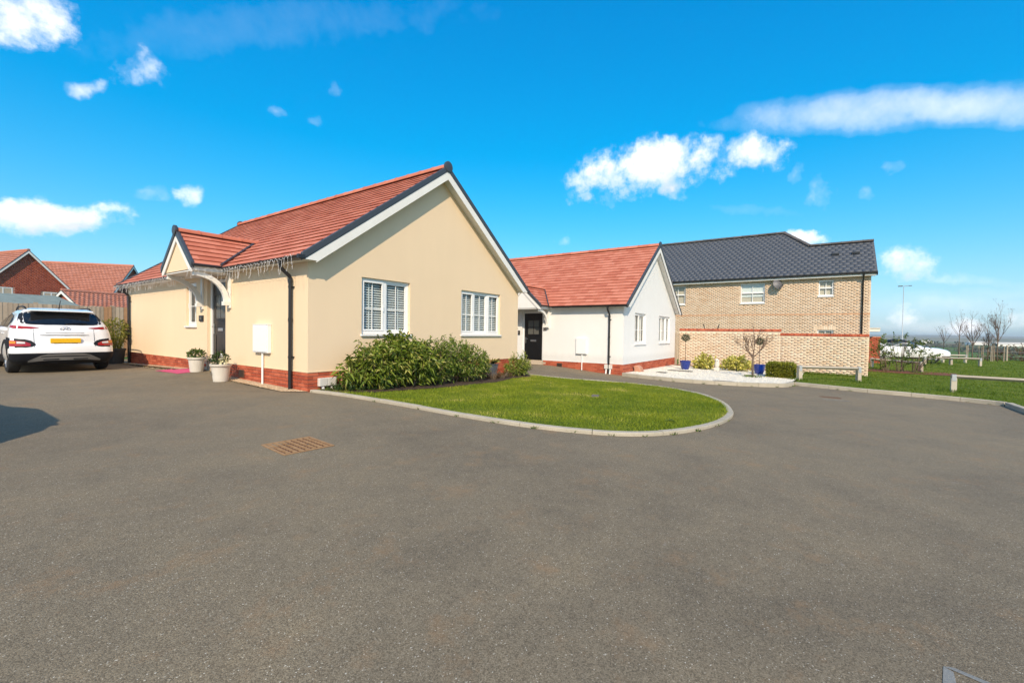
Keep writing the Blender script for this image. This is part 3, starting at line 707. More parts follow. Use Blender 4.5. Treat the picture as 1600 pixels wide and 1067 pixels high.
def gutter_run(root, x, y0, y1, z, sgn=-1):
    mb = MB(); R_ = .056; n = 8; prof = [(math.cos(PI+PI*k/n)*R_, math.sin(PI+PI*k/n)*R_) for k in range(n+1)]+[(math.cos(-PI*k/n)*(R_-.006), math.sin(-PI*k/n)*(R_-.006)) for k in range(n+1)]
    m = len(prof); A = [(x+p[0], y0, z+p[1]) for p in prof]; B = [(x+p[0], y1, z+p[1]) for p in prof]; mb.v += A+B
    for k in range(m): mb.f.append((k, (k+1) % m, m+(k+1) % m, m+k))
    for (yy, o) in ((y0, 0), (y1, m)): mb.f.append(tuple(o+k for k in range(m)))
    gt = mb.build('gutter', MT['black'], root, smooth=True, auto=40)
    y = y0+.4
    while y < y1:
        c = MB(); c.tube([(x+math.cos(PI+PI*k/8)*.060, y, z+math.sin(PI+PI*k/8)*.060) for k in range(9)], .008, 5); c.box((x-.064, y-.012, z-.002), (x+.075, y+.012, z+.012)); c.build('gutter_bracket', MT['black'], gt); y += .9
    e = MB(); e.box((x-.068, y0-.07, z-.066), (x+.062, y0-.002, z+.016)); e.build('gutter_end', MT['black'], gt, bevel=.012)
    return gt
def downpipe(root, xg, y, zt, zb):
    mb = MB(); xw = -.055
    mb.tube([(xg, y, zt-.03), (xg, y, zt-.13), (xg+.015, y, zt-.17), (xw-.02, y, zt-.30), (xw, y, zt-.34), (xw, y, zt-.40), (xw, y, zb)], .034, 10)
    mb.tube([(xg, y, zt-.02), (xg, y, zt-.10)], .042, 10); mb.tube([(xw, y, zt-.36), (xw, y, zt-.42)], .040, 10); mb.tube([(xw, y, 1.32), (xw, y, 1.26)], .039, 10)
    dp = mb.build('downpipe', MT['black'], root, smooth=True, auto=40)
    for z in (zt-.50, .60):
        c = MB(); c.tube([(xw, y, z-.015), (xw, y, z+.015)], .040, 10); c.box((xw+.02, y-.055, z-.012), (.0, y+.055, z+.012)); c.build('pipe_clip', MT['black'], dp)
    return dp
DOORA, DOORB = 3.34, 4.30
def bungalow(name, loc, label, wallmat, canopy_panel, fill, individual, door_c, smallwin, zbot=-.25):
    global DOORA, DOORB
    root = empty(name, loc, label=label, cat='bungalow'); DOORA, DOORB = door_c-.49, door_c+.49
    wins = [(1.128, 2.400, 1.035, 2.185), (4.121, 5.800, 1.035, 2.185)]
    door_hole = (door_c-.485, door_c+.485, .10, 2.245); sw = (*smallwin, 1.16, 2.235)
    wl = MB(); wall_sheet(wl, Pg, 0, W, ZP, ZE, wins); wall_sheet(wl, Pl, 0, LEN, ZP, ZE, [(door_hole[0], door_hole[1], ZP, door_hole[3]), sw])
    wl.poly([(0, 0, ZE), (W, 0, ZE), (W, 0, deck(W)-.05), (W/2, 0, ZR-.05), (0, 0, deck(0)-.05)])
    wl.poly([(0, LEN, ZE), (W, LEN, ZE), (W, LEN, deck(W)-.05), (W/2, LEN, ZR-.05), (0, LEN, deck(0)-.05)])
    wl.quad((W, 0, ZP), (W, LEN, ZP), (W, LEN, ZE+.1), (W, 0, ZE+.1)); wl.quad((0, LEN, ZP), (W, LEN, ZP), (W, LEN, ZE), (0, LEN, ZE))
    wl.quad((0, 0, ZP), (W, 0, ZP), (W, LEN, ZP), (0, LEN, ZP)); wl.quad((0, 0, ZE), (0, LEN, ZE), (0, LEN, ZE+.08), (0, 0, ZE+.08))
    wl.build('wall', wallmat, root)
    # bell-cast bead along the foot of the render
    bd = MB(); bd.box((-.012, -.012, ZP-.002), (W+.01, .0, ZP+.014)); bd.box((-.012, .001, ZP-.002), (0, DOORA-.0, ZP+.014)); bd.box((-.012, DOORB, ZP-.002), (0, LEN, ZP+.014)); bd.build('render_bead', wallmat, root)
    plinth(root, individual, MT['brick_isl'], zbot)
    # door opening below the plinth line
    dj = MB(); dj.box((.0, door_hole[0]-.001, zbot), (.25, door_hole[0]-.03, ZP)); dj.box((.0, door_hole[1]+.001, zbot), (.25, door_hole[1]+.03, ZP)); dj.box((.075, door_hole[0], zbot), (.24, door_hole[1], .095)); dj.build('door_step', MT['kerb'], root)
    window(root, Pg, *wins[0], [1, 1.1], fill=fill); window(root, Pg, *wins[1], [.9, 1.1, .9], fill=fill)
    window(root, Pl, *sw, [1], fill='curtain')
    front_door(root, Pl, door_c, .12)
    # ---- roof
    dk = MB(); y0, y1 = -.19, LEN+.19
    for s in (0, 1):
        a = (lambda x: x) if s == 0 else (lambda x: W-x)
        dk.hexa([(a(-.20), y0, 2.40-.03), (a(W/2), y0, ZR-.03), (a(W/2), y1, ZR-.03), (a(-.20), y1, 2.40-.03)], [(a(-.20), y0, 2.40), (a(W/2), y0, ZR), (a(W/2), y1, ZR), (a(-.20), y1, 2.40)])
    rf = dk.build('roof', MT['deck'], root)
    sl = math.hypot(W/2+.20, ZR-2.40); cs, sn = math.cos(PITCH_R), math.sin(PITCH_R)
    tile_slope(root, (-.185, y0, 2.40+.015*SLOPE), (0, 1, 0), (cs, 0, sn), (-sn, 0, cs), y1-y0, sl-.02, GAUGE, .30, 300)
    tile_slope(root, (W+.185, y1, 2.40+.015*SLOPE), (0, -1, 0), (-cs, 0, sn), (sn, 0, cs), y1-y0, sl-.02, GAUGE, .30, 0)
    ridge_tiles(root, (W/2, y0-.01, ZR+.015), (W/2, y1+.01, ZR+.015), .125, .45)
    # ---- verge trim, bargeboards, end caps
    for (ya, yb, yc) in ((y0-.045, y0+.02, -.165), (y1+.045, y1-.02, LEN+.165)):
        for s in (0, 1):
            a = (lambda x: x) if s == 0 else (lambda x: W-x)
            vt = MB(); k = 1/math.cos(PITCH_R)
            vt.hexa([(a(-.24), ya, 2.40-.04*SLOPE-.052*k), (a(W/2), ya, ZR-.052*k), (a(W/2), yb, ZR-.052*k), (a(-.24), yb, 2.40-.04*SLOPE-.052*k)], [(a(-.24), ya, 2.40-.04*SLOPE+.060*k), (a(W/2), ya, ZR+.060*k), (a(W/2), yb, ZR+.060*k), (a(-.24), yb, 2.40-.04*SLOPE+.060*k)])
            vt.build('verge_trim', MT['verge'], root, bevel=.012)
            bb = MB(); yo = ya+(.012 if ya < 0 else -.012); hgt = .155*k
            bb.prism([(a(-.20), yo, 2.40-.056*k), (a(W/2), yo, ZR-.056*k), (a(W/2), yo, ZR-.056*k-hgt), (a(.03), yo, deck(.03)-.056*k-hgt), (a(.03), yo, 2.335), (a(-.16), yo, 2.335)], (0, .022 if ya < 0 else -.022, 0))
            bb.build('bargeboard', MT['white_paint'], root)
            sf = MB(); kk = .056*k+.10*k
            sf.hexa([(a(.0), yc, deck(0)-kk-.012), (a(W/2), yc, ZR-kk-.012), (a(W/2), (0 if ya < 0 else LEN), ZR-kk-.012), (a(.0), (0 if ya < 0 else LEN), deck(0)-kk-.012)], [(a(.0), yc, deck(0)-kk), (a(W/2), yc, ZR-kk), (a(W/2), (0 if ya < 0 else LEN), ZR-kk), (a(.0), (0 if ya < 0 else LEN), deck(0)-kk)])
            sf.build('verge_soffit', MT['white_paint'], root)
        cp = MB(); cp.lathe([(.115, 0), (.13, .006), (.13, .05), (.125, .056)], 20, (W/2, ya-.014 if ya < 0 else ya-.04, ZR+.035), 'y'); cp.build('ridge_end_cap', MT['verge'], root, smooth=True, auto=40)
    # ---- eaves
    for s in (0, 1):
        a = (lambda x: x) if s == 0 else (lambda x: W-x)
        fs = MB(); fs.box((a(-.165), y0+.02, 2.335), (a(-.145), y1-.02, 2.40)); fs.build('fascia', MT['white_paint'], root)
        sf = MB(); sf.box((a(-.144), -.16, 2.336), (a(-.001), LEN+.16, 2.348)); sf.build('soffit', MT['white_paint'], root)
    gx = -.245; gutter_run(root, gx, y0+.02, door_c-1.02, 2.395); gutter_run(root, gx, door_c+1.02, y1-.02, 2.395)
    gutter_run(root, W+.245, y0+.02, y1-.02, 2.395)
    downpipe(root, gx, .50, 2.40, -.02-.0); downpipe(root, gx, LEN-.28, 2.40, -.02)
    # ---- entrance canopy
    cy, hw, xf, ez, rz = door_c, .82, -.74, 2.43, 3.18; cn_sl = (rz-ez)/hw; ca = math.atan(cn_sl); xb = (rz-2.40)/SLOPE-.20
    def cz(y): return rz-abs(y-cy)*cn_sl
    cd_ = MB()
    for s in (-1, 1):
        xbe = max(-.2, (ez-2.40)/SLOPE-.2)
        cd_.hexa([(xf, cy, rz-.03), (xb+.1, cy, rz-.03), (xbe+.1, cy+s*hw, ez-.03), (xf, cy+s*hw, ez-.03)], [(xf, cy, rz), (xb+.1, cy, rz), (xbe+.1, cy+s*hw, ez), (xf, cy+s*hw, ez)])
    can = cd_.build('canopy', MT['deck'], root)
    csl = math.hypot(hw, rz-ez)
    for s in (-1, 1):
        big = MB(); rows = 7; gg = csl/rows; th = .013; tl = math.atan(.024/gg)
        for r_ in range(rows):
            v = r_*gg-.03; y_e = lambda q: cy+s*(hw-q*math.cos(ca)); z_e = lambda q: ez+q*math.sin(ca)
            xend = (z_e(v+gg)-2.40)/SLOPE-.2+.06; u = xf-(.15 if r_ % 2 else 0); ci = 0
            while u < xend:
                a_, b_ = max(u, xf), min(u+.2985, xend); u += .30
                if b_-a_ < .02: continue
                eu = Vector((1, 0, 0)); ev = Vector((0, -s*math.cos(ca), math.sin(ca))); en = Vector((0, s*math.sin(ca), math.cos(ca)))
                o = Vector((a_, y_e(v), z_e(v)))+en*.036; ev2 = ev*math.cos(tl)-en*math.sin(tl); l = b_-a_; hv = gg+.05 if r_ < rows-1 else gg+.02
                t = MB(); c = [o-en*th, o+eu*l-en*th, o+eu*l+ev2*hv-en*th, o+ev2*hv-en*th, o, o+eu*l, o+eu*l+ev2*hv, o+ev2*hv]; t.hexa(c[:4], c[4:]); t.build('tile', MT['tile_obj'], can)
    ridge_tiles(can, (xf-.01, cy, rz+.015), (xb+.05, cy, rz+.015), .10, .38)
    for s in (-1, 1):
        vt = MB(); k = 1/math.cos(ca); ya, yb = cy, cy+s*(hw+.03); za, zb_ = rz, ez-.03*cn_sl
        vt.hexa([(xf-.05, ya, za-.05*k), (xf-.05, yb, zb_-.05*k), (xf+.02, yb, zb_-.05*k), (xf+.02, ya, za-.05*k)], [(xf-.05, ya, za+.05*k), (xf-.05, yb, zb_+.05*k), (xf+.02, yb, zb_+.05*k), (xf+.02, ya, za+.05*k)]); vt.build('verge_trim', MT['verge'], can, bevel=.01)
        bb = MB(); hgt = .10*k; bb.prism([(xf-.03, cy, rz-.052*k), (xf-.03, cy+s*(hw+.01), ez-.052*k), (xf-.03, cy+s*(hw+.01), ez-.052*k-.09), (xf-.03, cy+s*(hw-.10), ez-.14), (xf-.03, cy, rz-.052*k-hgt)], (.022, 0, 0)); bb.build('bargeboard', MT['white_paint'], can)
        fs = MB(); fs.box((xf+.0, cy+s*(hw+.005), ez-.125), (-.17, cy+s*(hw-.018), ez-.02)); fs.build('fascia', MT['white_paint'], can)
        fl = MB(); fl.box((xf-.02, cy+s*(hw+.015), ez-.045), (-.17, cy+s*(hw+.075), ez+.012)); fl.build('eaves_trim', MT['black'], can, bevel=.015)
        vl = MB(); p0 = Vector((-.22, cy+s*(hw+.02), ez-.01)); p1 = Vector((xb, cy+s*.0, rz)); nn_ = Vector((-.25, s*.3, .75)).normalized(); vl.tube([p0+nn_*.055, p0.lerp(p1, .5)+nn_*.055, p0.lerp(p1, .93)+nn_*.055], .024, 6); vl.build('valley_trim', MT['verge'], can)
        pil = MB(); yp = cy+s*(hw-.095); pil.box((-.035, yp-.055, 1.62), (-.002, yp+.055, 2.32)); pil.box((-.045, yp-.06, 1.56), (-.002, yp+.06, 1.6195)); pil.build('pilaster', MT['white_paint'], can, bevel=.004)
        br = MB(); A = []; nseg = 14; yw = .038
        for q in range(nseg+1):
            t = q/nseg*PI/2; cx_, cz_ = -.70, 1.66; ro_x, ro_z = .665, .64; ri_x, ri_z = .665-.10, .64-.10
            # quarter ellipse bulging towards the outside-top: from wall foot up and out to the canopy edge
            A.append(((-.035-ri_x*(1-math.cos(t)))-.0, 1.68+ri_z*math.sin(t), (-.035-.0-ro_x*(1-math.cos(t)))-.0, 1.68+ro_z*math.sin(t)))
        outer = [(-.035-.665*(1-math.cos(q/nseg*PI/2)), 1.70+.60*math.sin(q/nseg*PI/2)) for q in range(nseg+1)]
        nrm = []
        for q in range(nseg+1):
            p, n_ = outer[max(q-1, 0)], outer[min(q+1, nseg)]; tx, tz = n_[0]-p[0], n_[1]-p[1]; L_ = math.hypot(tx, tz); nrm.append((-tz/L_, tx/L_))
        inn = [(o_[0]+n_[0]*.095, o_[1]+n_[1]*.095) for o_, n_ in zip(outer, nrm)]
        for q in range(nseg):
            (a1, b1), (a2, b2), (c1, d1), (c2, d2) = outer[q], outer[q+1], inn[q], inn[q+1]
            br.add([(a1, yp-yw, b1), (a2, yp-yw, b2), (c2, yp-yw, d2), (c1, yp-yw, d1), (a1, yp+yw, b1), (a2, yp+yw, b2), (c2, yp+yw, d2), (c1, yp+yw, d1)], [(0, 1, 2, 3), (7, 6, 5, 4), (0, 4, 5, 1), (3, 2, 6, 7)]+([(0, 3, 7, 4)] if q == 0 else [])+([(1, 5, 6, 2)] if q == nseg-1 else []))
        br.box((-.15, yp-.06, 1.615), (-.036, yp+.06, 1.70)); br.build('bracket', MT['white_paint'], can)
    pn = MB(); pn.poly([(xf+.003, cy-hw+.06, ez-.10), (xf+.003, cy+hw-.06, ez-.10), (xf+.003, cy+.0, rz-.12)]); pn.build('gable_panel', canopy_panel, can)
    us = MB(); us.box((xf+.01, cy-hw+.02, ez-.135), (-.002, cy+hw-.02, ez-.115)); us.build('canopy_soffit', MT['white_paint'], can)
    cp = MB(); cp.lathe([(.09, 0), (.105, .006), (.105, .05), (.10, .056)], 18, (xf-.075, cy, rz+.025), 'x'); cp.build('ridge_end_cap', MT['verge'], can, smooth=True, auto=40)
    return root
cream = bungalow('bungalow', (0, 0, 0), 'cream rendered bungalow with red tiled roof, nearest the camera', MT['cream'], MT['cream'], 'blind', True, 3.82, (4.93, 5.56))
white = bungalow('bungalow', (10.291, -2.009, -.29), 'white rendered bungalow with red tiled roof behind the lawn', MT['white_render'], MT['white_render'], 'curtain', False, 3.74, (4.93, 5.56))
# ================================================================== BUFF BRICK HOUSE AND GARDEN WALL
def brick_field(name, root, P, u0, u1, z0, z1, ph, bl, mat, holes=(), jt=.011, proud=.004, depth=.05, kind='stuff', seed=1):
    """real bricks in stretcher bond on plane P (u, depth, z); joined into one part"""
    V = []; rr = np.random.default_rng(seed); rows = int((z1-z0)/ph)
    for c in range(rows):
        z = z0+c*ph; u = u0-(bl*.5 if c % 2 else 0)
        while u < u1-.02:
            a, b = max(u, u0), min(u+bl-jt, u1); u += bl
            if b-a < .02: continue
            if any(h[0] < b and a < h[1] and h[2] < z+ph-.02 and z+.02 < h[3] for h in holes):
                ok = False
                for h in holes:
                    if h[0] < b and a < h[1] and h[2] < z+ph-.02 and z+.02 < h[3]:
                        if a < h[0] and h[0]-a > .03: b = h[0]; ok = True
                        elif b > h[1] and b-h[1] > .03: a = h[1]; ok = True
                if not ok: continue
            w_ = rr.uniform(-.002, .002); p0, p1 = P(a, -proud+w_, z), P(b, depth, z+ph-jt)
            x0, x1 = sorted((p0[0], p1[0])); y0, y1 = sorted((p0[1], p1[1]))
            za, zb = p0[2], p1[2]; V.append([(x0, y0, za), (x1, y0, za), (x1, y1, za), (x0, y1, za), (x0, y0, zb), (x1, y0, zb), (x1, y1, zb), (x0, y1, zb)])
    V = np.array(V, np.float32); m = len(V); q = np.array([(0, 3, 2, 1), (4, 5, 6, 7), (0, 1, 5, 4), (1, 2, 6, 5), (2, 3, 7, 6), (3, 0, 4, 7)])
    return np_mesh(name, V.reshape(-1, 3), (q[None]+np.arange(m)[:, None, None]*8).reshape(-1, 4), mat, root, kind=kind)

# ---- garden wall: plane x = XW, two lengths with a step down
XW = 17.12; zg = -.52
gwl = empty('garden_wall', (XW, -2.15, -.42), label='buff brick garden wall with red brick coping, stepped down once', cat='wall')
def Pw(u, d, z): return (d, u+2.15, z+.42)          # local frame of the wall root
ya, ys, yb_ = -9.14, -6.27, -2.16; zt1, zt2 = 1.30, 1.135
co = MB(); co.box(Pw(ya+.02, .012, zg), Pw(ys, .20, zt2)); co.box(Pw(ys, .012, zg), Pw(yb_, .20, zt1)); co.build('wall_core', MT['mortar_pale'], gwl)
brick_field('brickwork', gwl, Pw, ya, ys, zg, zt2, .0675, .2185, MT['buff_isl'], seed=3)
brick_field('brickwork', gwl, Pw, ys+.003, yb_, zg, zt1, .0675, .2185, MT['buff_isl'], seed=4)
pier = MB(); pier.box(Pw(ys-.015, -.012, zg), Pw(ys+.20, .006, zt2)); 
def coping(u0, u1, z):
    V = []; u = u0
    while u < u1-.02:
        w_ = rng.uniform(-.002, .002); V.append((u, min(u+.066, u1), w_)); u += .0745
    mb = MB()
    for (a, b, w_) in V: mb.box(Pw(a, -.012+w_, z+.004), Pw(b, .215, z+.108))
    mb.build('coping_bricks', MT['brick_isl'], gwl, kind='stuff')
coping(ya-.01, ys+.02, zt2-.006); coping(ys-.005, yb_, zt1-.006)
mr = MB(); mr.box(Pw(ya, .0, zt2-.005), Pw(ys-.01, .205, zt2+.085)); mr.box(Pw(ys+.005, .0, zt1-.005), Pw(yb_-.005, .205, zt1+.085)); mr.build('coping_mortar', MT['mortar'], gwl)
# foot courses of red brick and the return of the wall at its end
ft = MB()
for c in range(2):
    u = ya-.006-(.11 if c else 0)
    while u < ys-.3:
        ft.box(Pw(max(u, ya-.006), -.016, zg-.10+c*.0675+.06), Pw(min(u+.206, ys), .01, zg-.10+c*.0675+.06+.056)); u += .2185
ft.build('red_foot_courses', MT['brick_isl'], gwl, kind='stuff')
def Pr(u, d, z): return (u, -d+ya+2.15, z+.42)
brick_field('return_brickwork', gwl, lambda u, d, z: (u, d+ya+2.15-.004, z+.42), .2, 6.2, zg, zt2, .0675, .2185, MT['buff_isl'], seed=6)
rc = MB(); rc.box((.16, ya+2.15+.012, zg+.42), (6.2, ya+2.15+.2, zt2+.42)); rc.build('return_core', MT['mortar'], gwl)
cr = MB(); u = .22
while u < 6.2: cr.box((u, ya+2.15-.012, zt2+.42+.004), (u+.066, ya+2.15+.215, zt2+.42+.104)); u += .0745
cr.build('return_coping', MT['brick_isl'], gwl, kind='stuff')

# ---- two storey house
XB = 23.5
bh = empty('house', (XB, 0, -.45), label='two storey buff brick house with grey slate roof behind the garden wall', cat='house')
def Ph(u, d, z): return (d, u, z+.45)
EZ = on_x(1371.5, 426.5, XB-.3).z                       # underside of fascia at right end
YR = on_x(1360.5, 460, XB).y; YL = on_x(1030, 460, XB).y+3.0
ZEH = on_x(1300, 434, XB).z
wins = []
def win_px(xa, yt, xb2, yb2): a, b = on_x(xa, yt, XB), on_x(xb2, yb2, XB); return (min(a.y, b.y), max(a.y, b.y), b.z, a.z)
wA = win_px(1157.5, 444, 1194.5, 473); wB = win_px(1279.5, 438.5, 1302, 462); wC = win_px(1048, 448, 1070.5, 475.5); wD = win_px(1277, 515.5, 1301, 545)
holes = [wA, wB, wC, wD]
wl = MB(); wall_sheet(wl, Ph, YR+.01, YL-.01, -.7, ZEH+.12, holes, .10)
wl.v = [(x+.012 if abs(x) < 1e-6 else x, y, z) for (x, y, z) in wl.v]
wl.box((.15, YR+.015, -.25), (7.5, YL-.015, ZEH+.55)); wl.build('wall_core', MT['mortar_pale'], bh)
brick_field('brickwork', bh, Ph, YR, YL, -.55, ZEH+.10, .072, .2250, MT['buff_house'], holes=holes, seed=8)
brick_field('gable_brickwork', bh, lambda u, d, z: (u, YR+d-.004, z+.45), .055, 7.5, -.55, ZEH+.10, .072, .2250, MT['buff_house'], seed=9)
MT['string'] = varied('orange_brick', (.50, .26, .14), (.58, .33, .19), .85, 7, 'isl', 90, .4)
sc_ = MB(); zc = on_x(1290, 491, XB).z
u = YR
while u < YL: sc_.box(Ph(u, -.012, zc-.03), Ph(min(u+.214, YL), .02, zc+.03)); u += .225
sc_.build('string_course', MT['string'], bh, kind='stuff')
for (wv, lay) in ((wA, 2), (wB, 2), (wC, 2), (wD, 2)):
    u0, u1, z0, z1 = wv; fr = MB(); f = .06; d = .05
    zm = z0+(z1-z0)*.52
    for (a, b, c, e) in ((u0, u1, z1-f, z1), (u0, u1, z0, z0+f), (u0, u0+f, z0+f, z1-f), (u1-f, u1, z0+f, z1-f), (u0+f, u1-f, zm-.035, zm+.035)): bx(fr, Ph, a+.004, b-.004, d, d+.06, c, e)
    wn = fr.build('window', MT['upvc'], bh)
    gb = MB(); um = (u0+u1)/2; bx(gb, Ph, um-.014, um+.014, d+.01, d+.03, z0+f, zm-.036); bx(gb, Ph, um-.014, um+.014, d+.01, d+.03, zm+.036, z1-f); gb.build('glazing_bars', MT['upvc'], wn)
    for (c, e) in ((z0+f, zm-.036), (zm+.036, z1-f)):
        pn = MB(); pn.quad(Ph(u0+f, d+.035, c), Ph(u1-f, d+.035, c), Ph(u1-f, d+.035, e), Ph(u0+f, d+.035, e)); pn.build('pane', MT['glass'], wn)
    sl = MB(); bx(sl, Ph, u0-.03, u1+.03, -.05, d+.005, z0-.06, z0-.002); sl.build('sill', MT['upvc'], wn)
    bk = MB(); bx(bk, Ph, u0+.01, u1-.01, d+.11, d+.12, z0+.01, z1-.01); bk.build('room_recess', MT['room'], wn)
    if wv is wA:
        b2 = MB(); bx(b2, Ph, u0+.06, u1-.06, d+.07, d+.08, zm-.02, z1-.02); bx(b2, Ph, u0+.06, u1-.06, d+.07, d+.08, zm-.22, zm-.1); b2.build('roller_blind', MT['blind'], wn)
hd = MB(); u = wD[0]-.10
while u < wD[1]+.1: hd.box(Ph(u, -.010, wD[3]+.002), Ph(u+.062, .02, wD[3]+.22)); u += .072
hd.build('window_arch', MT['buff_isl'], bh, kind='stuff')
# roof slope as one plane, eave at XB-.35
PT = math.radians(38.5); xe, ze = XB-.36, on_x(1371, 424, XB-.36).z+.03
def on_slope(px, py):
    d = ray(px, py); n = Vector((-math.sin(PT), 0, math.cos(PT))); k = (Vector((xe, 0, ze))-CAM).dot(n)/d.dot(n); return CAM+d*k
pR = on_slope(1363, 378); pJ = on_slope(1266, 384.5); pM = on_slope(1226, 365); zl = (pR.z+pJ.z)/2; zm_ = pM.z
def xs_at(z): return xe+(z-ze)/math.tan(PT)
yRoofR = on_x(1371.5, 424, xe).y; yLft = YL+.2
top = [(xe, yRoofR, ze), (xs_at(zl), yRoofR, zl), (xs_at(zl), pJ.y, zl), (xs_at(zm_), pM.y, zm_), (xs_at(zm_), yLft, zm_), (xe, yLft, ze)]
o_ = Vector(bh.location); dk = MB(); loc_ = [tuple(Vector(p)-o_) for p in top]; dk.prism([(p[0], p[1], p[2]-.05) for p in loc_], (0, 0, .045))
xm = xs_at(zm_); xl = xs_at(zl)
dk.prism([tuple(Vector(p)-o_) for p in ((xl, yRoofR, zl-.01), (2*xl-xe, yRoofR, ze), (2*xl-xe, pJ.y, ze), (xl, pJ.y, zl-.01))], (0, 0, -.05))
dk.prism([tuple(Vector(p)-o_) for p in ((xm, pM.y, zm_-.01), (2*xm-xe, pM.y-2, ze), (2*xm-xe, yLft, ze), (xm, yLft, zm_-.01))], (0, 0, -.05))
dk.prism([tuple(Vector(p)-o_) for p in ((xm, pM.y, zm_-.01), (xl, pJ.y, zl-.01), (2*xm-xe, pM.y-2, ze))], (0, 0, -.05))
rfb = dk.build('roof', MT['slate_isl'], bh)
SV = []; gz = .245; sw_ = .30; nsl = int(math.hypot(xm-xe, zm_-ze)/gz)+1; cs, sn = math.cos(PT), math.sin(PT)
sr = np.random.default_rng(4)
for r_ in range(nsl):
    v0 = r_*gz; zrow = ze+(v0+gz*.6)*sn; y_lo = yRoofR
    if zrow > zl: t = (zrow-zl)/(zm_-zl); y_lo = pJ.y+(pM.y-pJ.y)*t
    if zrow > zm_+.05: break
    u = yRoofR-(sw_*.5 if r_ % 2 else 0)
    while u < yLft:
        a, b = max(u, y_lo), min(u+sw_-.003, yLft); u += sw_
        if b-a < .03: continue
        for vv in [0]:
            c = []
            for (uu, q, hgt) in ((a, v0-.02, .0085), (b, v0-.02, .0085), (b, v0+gz+.03, .003), (a, v0+gz+.03, .003)):
                pass
                c.append((xe+q*cs-hgt*sn-o_.x, uu, ze+q*sn+hgt*cs-o_.z))
            lo = [(x+.004*sn, y, z-.004*cs) for (x, y, z) in c]; SV.append(lo+c)
SV = np.array(SV, np.float32); m = len(SV); q = np.array([(0, 3, 2, 1), (4, 5, 6, 7), (0, 1, 5, 4), (1, 2, 6, 5), (2, 3, 7, 6), (3, 0, 4, 7)])
np_mesh('slates', SV.reshape(-1, 3), (q[None]+np.arange(m)[:, None, None]*8).reshape(-1, 4), MT['slate_isl'], rfb, kind='stuff')
MT['ridge_grey'] = varied('grey_ridge', (.07, .065, .062), (.115, .10, .095), .7, 5, 'obj')
for (p, q2) in (((xl, yRoofR, zl), (xl, pJ.y, zl)), ((xl, pJ.y, zl), (xm, pM.y, zm_)), ((xm, pM.y, zm_), (xm, yLft, zm_))): ridge_tiles(bh, Vector(p)-o_+Vector((0, 0, .03)), Vector(q2)-o_+Vector((0, 0, .03)), .12, .45, 'ridge_grey')
fa = MB(); fa.box((xe+.10-XB, yRoofR+.02, ze-.20+.45), (xe+.125-XB, yLft, ze-.04+.45)); fa.box((xe+.126-XB, yRoofR+.05, ze-.20+.45), (.012, yLft, ze-.185+.45)); fa.build('fascia', MT['white_paint'], bh)
gt = MB(); gt.tube([(xe+.04-XB, yRoofR-.01, ze-.05+.45), (xe+.04-XB, yLft, ze-.05+.45)], .055, 8); gt.build('gutter', MT['black'], bh, smooth=True, auto=50)
py = on_x(1347.5, 480, XB-.06).y; dp = MB(); dp.tube([(xe+.04-XB, py, ze-.05+.45), (xe+.06-XB, py, ze-.2+.45), (-.06, py, ze-.42+.45), (-.06, py, .0)], .036, 8); dp.build('downpipe', MT['black'], bh, smooth=True, auto=50)
for (px_, py_) in ((1305, 398), (1337, 396)):
    c = on_slope(px_, py_)-o_; vt = MB(); vt.box((c.x-.12, c.y-.17, c.z-.05), (c.x+.12, c.y+.17, c.z+.075)); vt.build('roof_vent', MT['black'], bh, bevel=.02)
vb = MB(); vb.box((xe+.06-XB, yRoofR-.02, ze-.2+.45), (xe+.1-XB, yRoofR+.02, ze+.45)); vb.build('verge_clip', MT['black'], bh)
# satellite dish on its wall
c = on_x(1215.5, 444, XB-.28); sd_ = empty('satellite_dish', (XB, c.y, c.z), label='small grey satellite dish on the buff brick wall', cat='satellite dish')
mb = MB(); n = 18; rings = [(0, .055), (.10, .05), (.2, .03), (.27, .0)]
mb.lathe([(.001, .075), (.09, .066), (.18, .04), (.27, .0)], 20, (0, 0, 0), 'z', cap=False)
dsh = mb.build('reflector', MT['dish'], sd_, smooth=True); dsh.rotation_euler = (math.radians(35), math.radians(-68), 0); dsh.location = (-.25, 0, 0)
mb = MB(); mb.tube([(0, -.02, -.12), (-.14, -.01, -.12), (-.20, 0, -.02)], .016, 6); mb.tube([(-.24, 0, -.22), (-.46, -.22, -.10)], .010, 6); mb.box((-.50, -.26, -.13), (-.43, -.19, -.06)); mb.box((-.015, -.06, -.19), (-.001, .05, -.05)); mb.build('arm', MT['black'], sd_)
# porch of the house beyond: white flat canopy, brick pier
c = gr_ = on_x(1364, 540, 30.0)
pp = empty('porch', (30.0, on_x(1375, 560, 30).y, -.5), label='red brick porch with flat white canopy past the buff house', cat='porch')
yr = on_x(1375.5, 540, 30).y; yl = on_x(1355, 540, 30).y; zt = on_x(1370, 526, 30).z; zc0, zc1 = on_x(1370, 518, 30).z, on_x(1370, 512.5, 30).z
def Pp(u, d, z): return (d, u-pp.location.y, z+.5)
pw = MB(); pw.box(Pp(yr, .012, -.6), Pp(yr+.55, .5, zt)); pw.build('pier_core', MT['mortar'], pp)
brick_field('brickwork', pp, Pp, yr-.004, yr+.55, -.6, zt, .07, .225, MT['brick_isl'], seed=12)
pc = MB(); pc.box(Pp(on_x(1372.5, 515, 30).y, -.9, zc0), Pp(yl+1.5, 1.2, zc1-.03)); pc.box(Pp(on_x(1373, 515, 30).y, -.95, zc1-.029), Pp(yl+1.5, 1.25, zc1)); pc.build('canopy', MT['white_paint'], pp)
pg = MB(); pg.box(Pp(yr+.56, .2, -.5), Pp(yr+1.6, .26, zt-.1)); pg.build('side_door', MT['door_black'], pp); 
pf = MB(); pf.box(Pp(yr+.56, .14, -.5), Pp(yr+.63, .19, zt-.1)); pf.build('door_frame', MT['upvc'], pp)

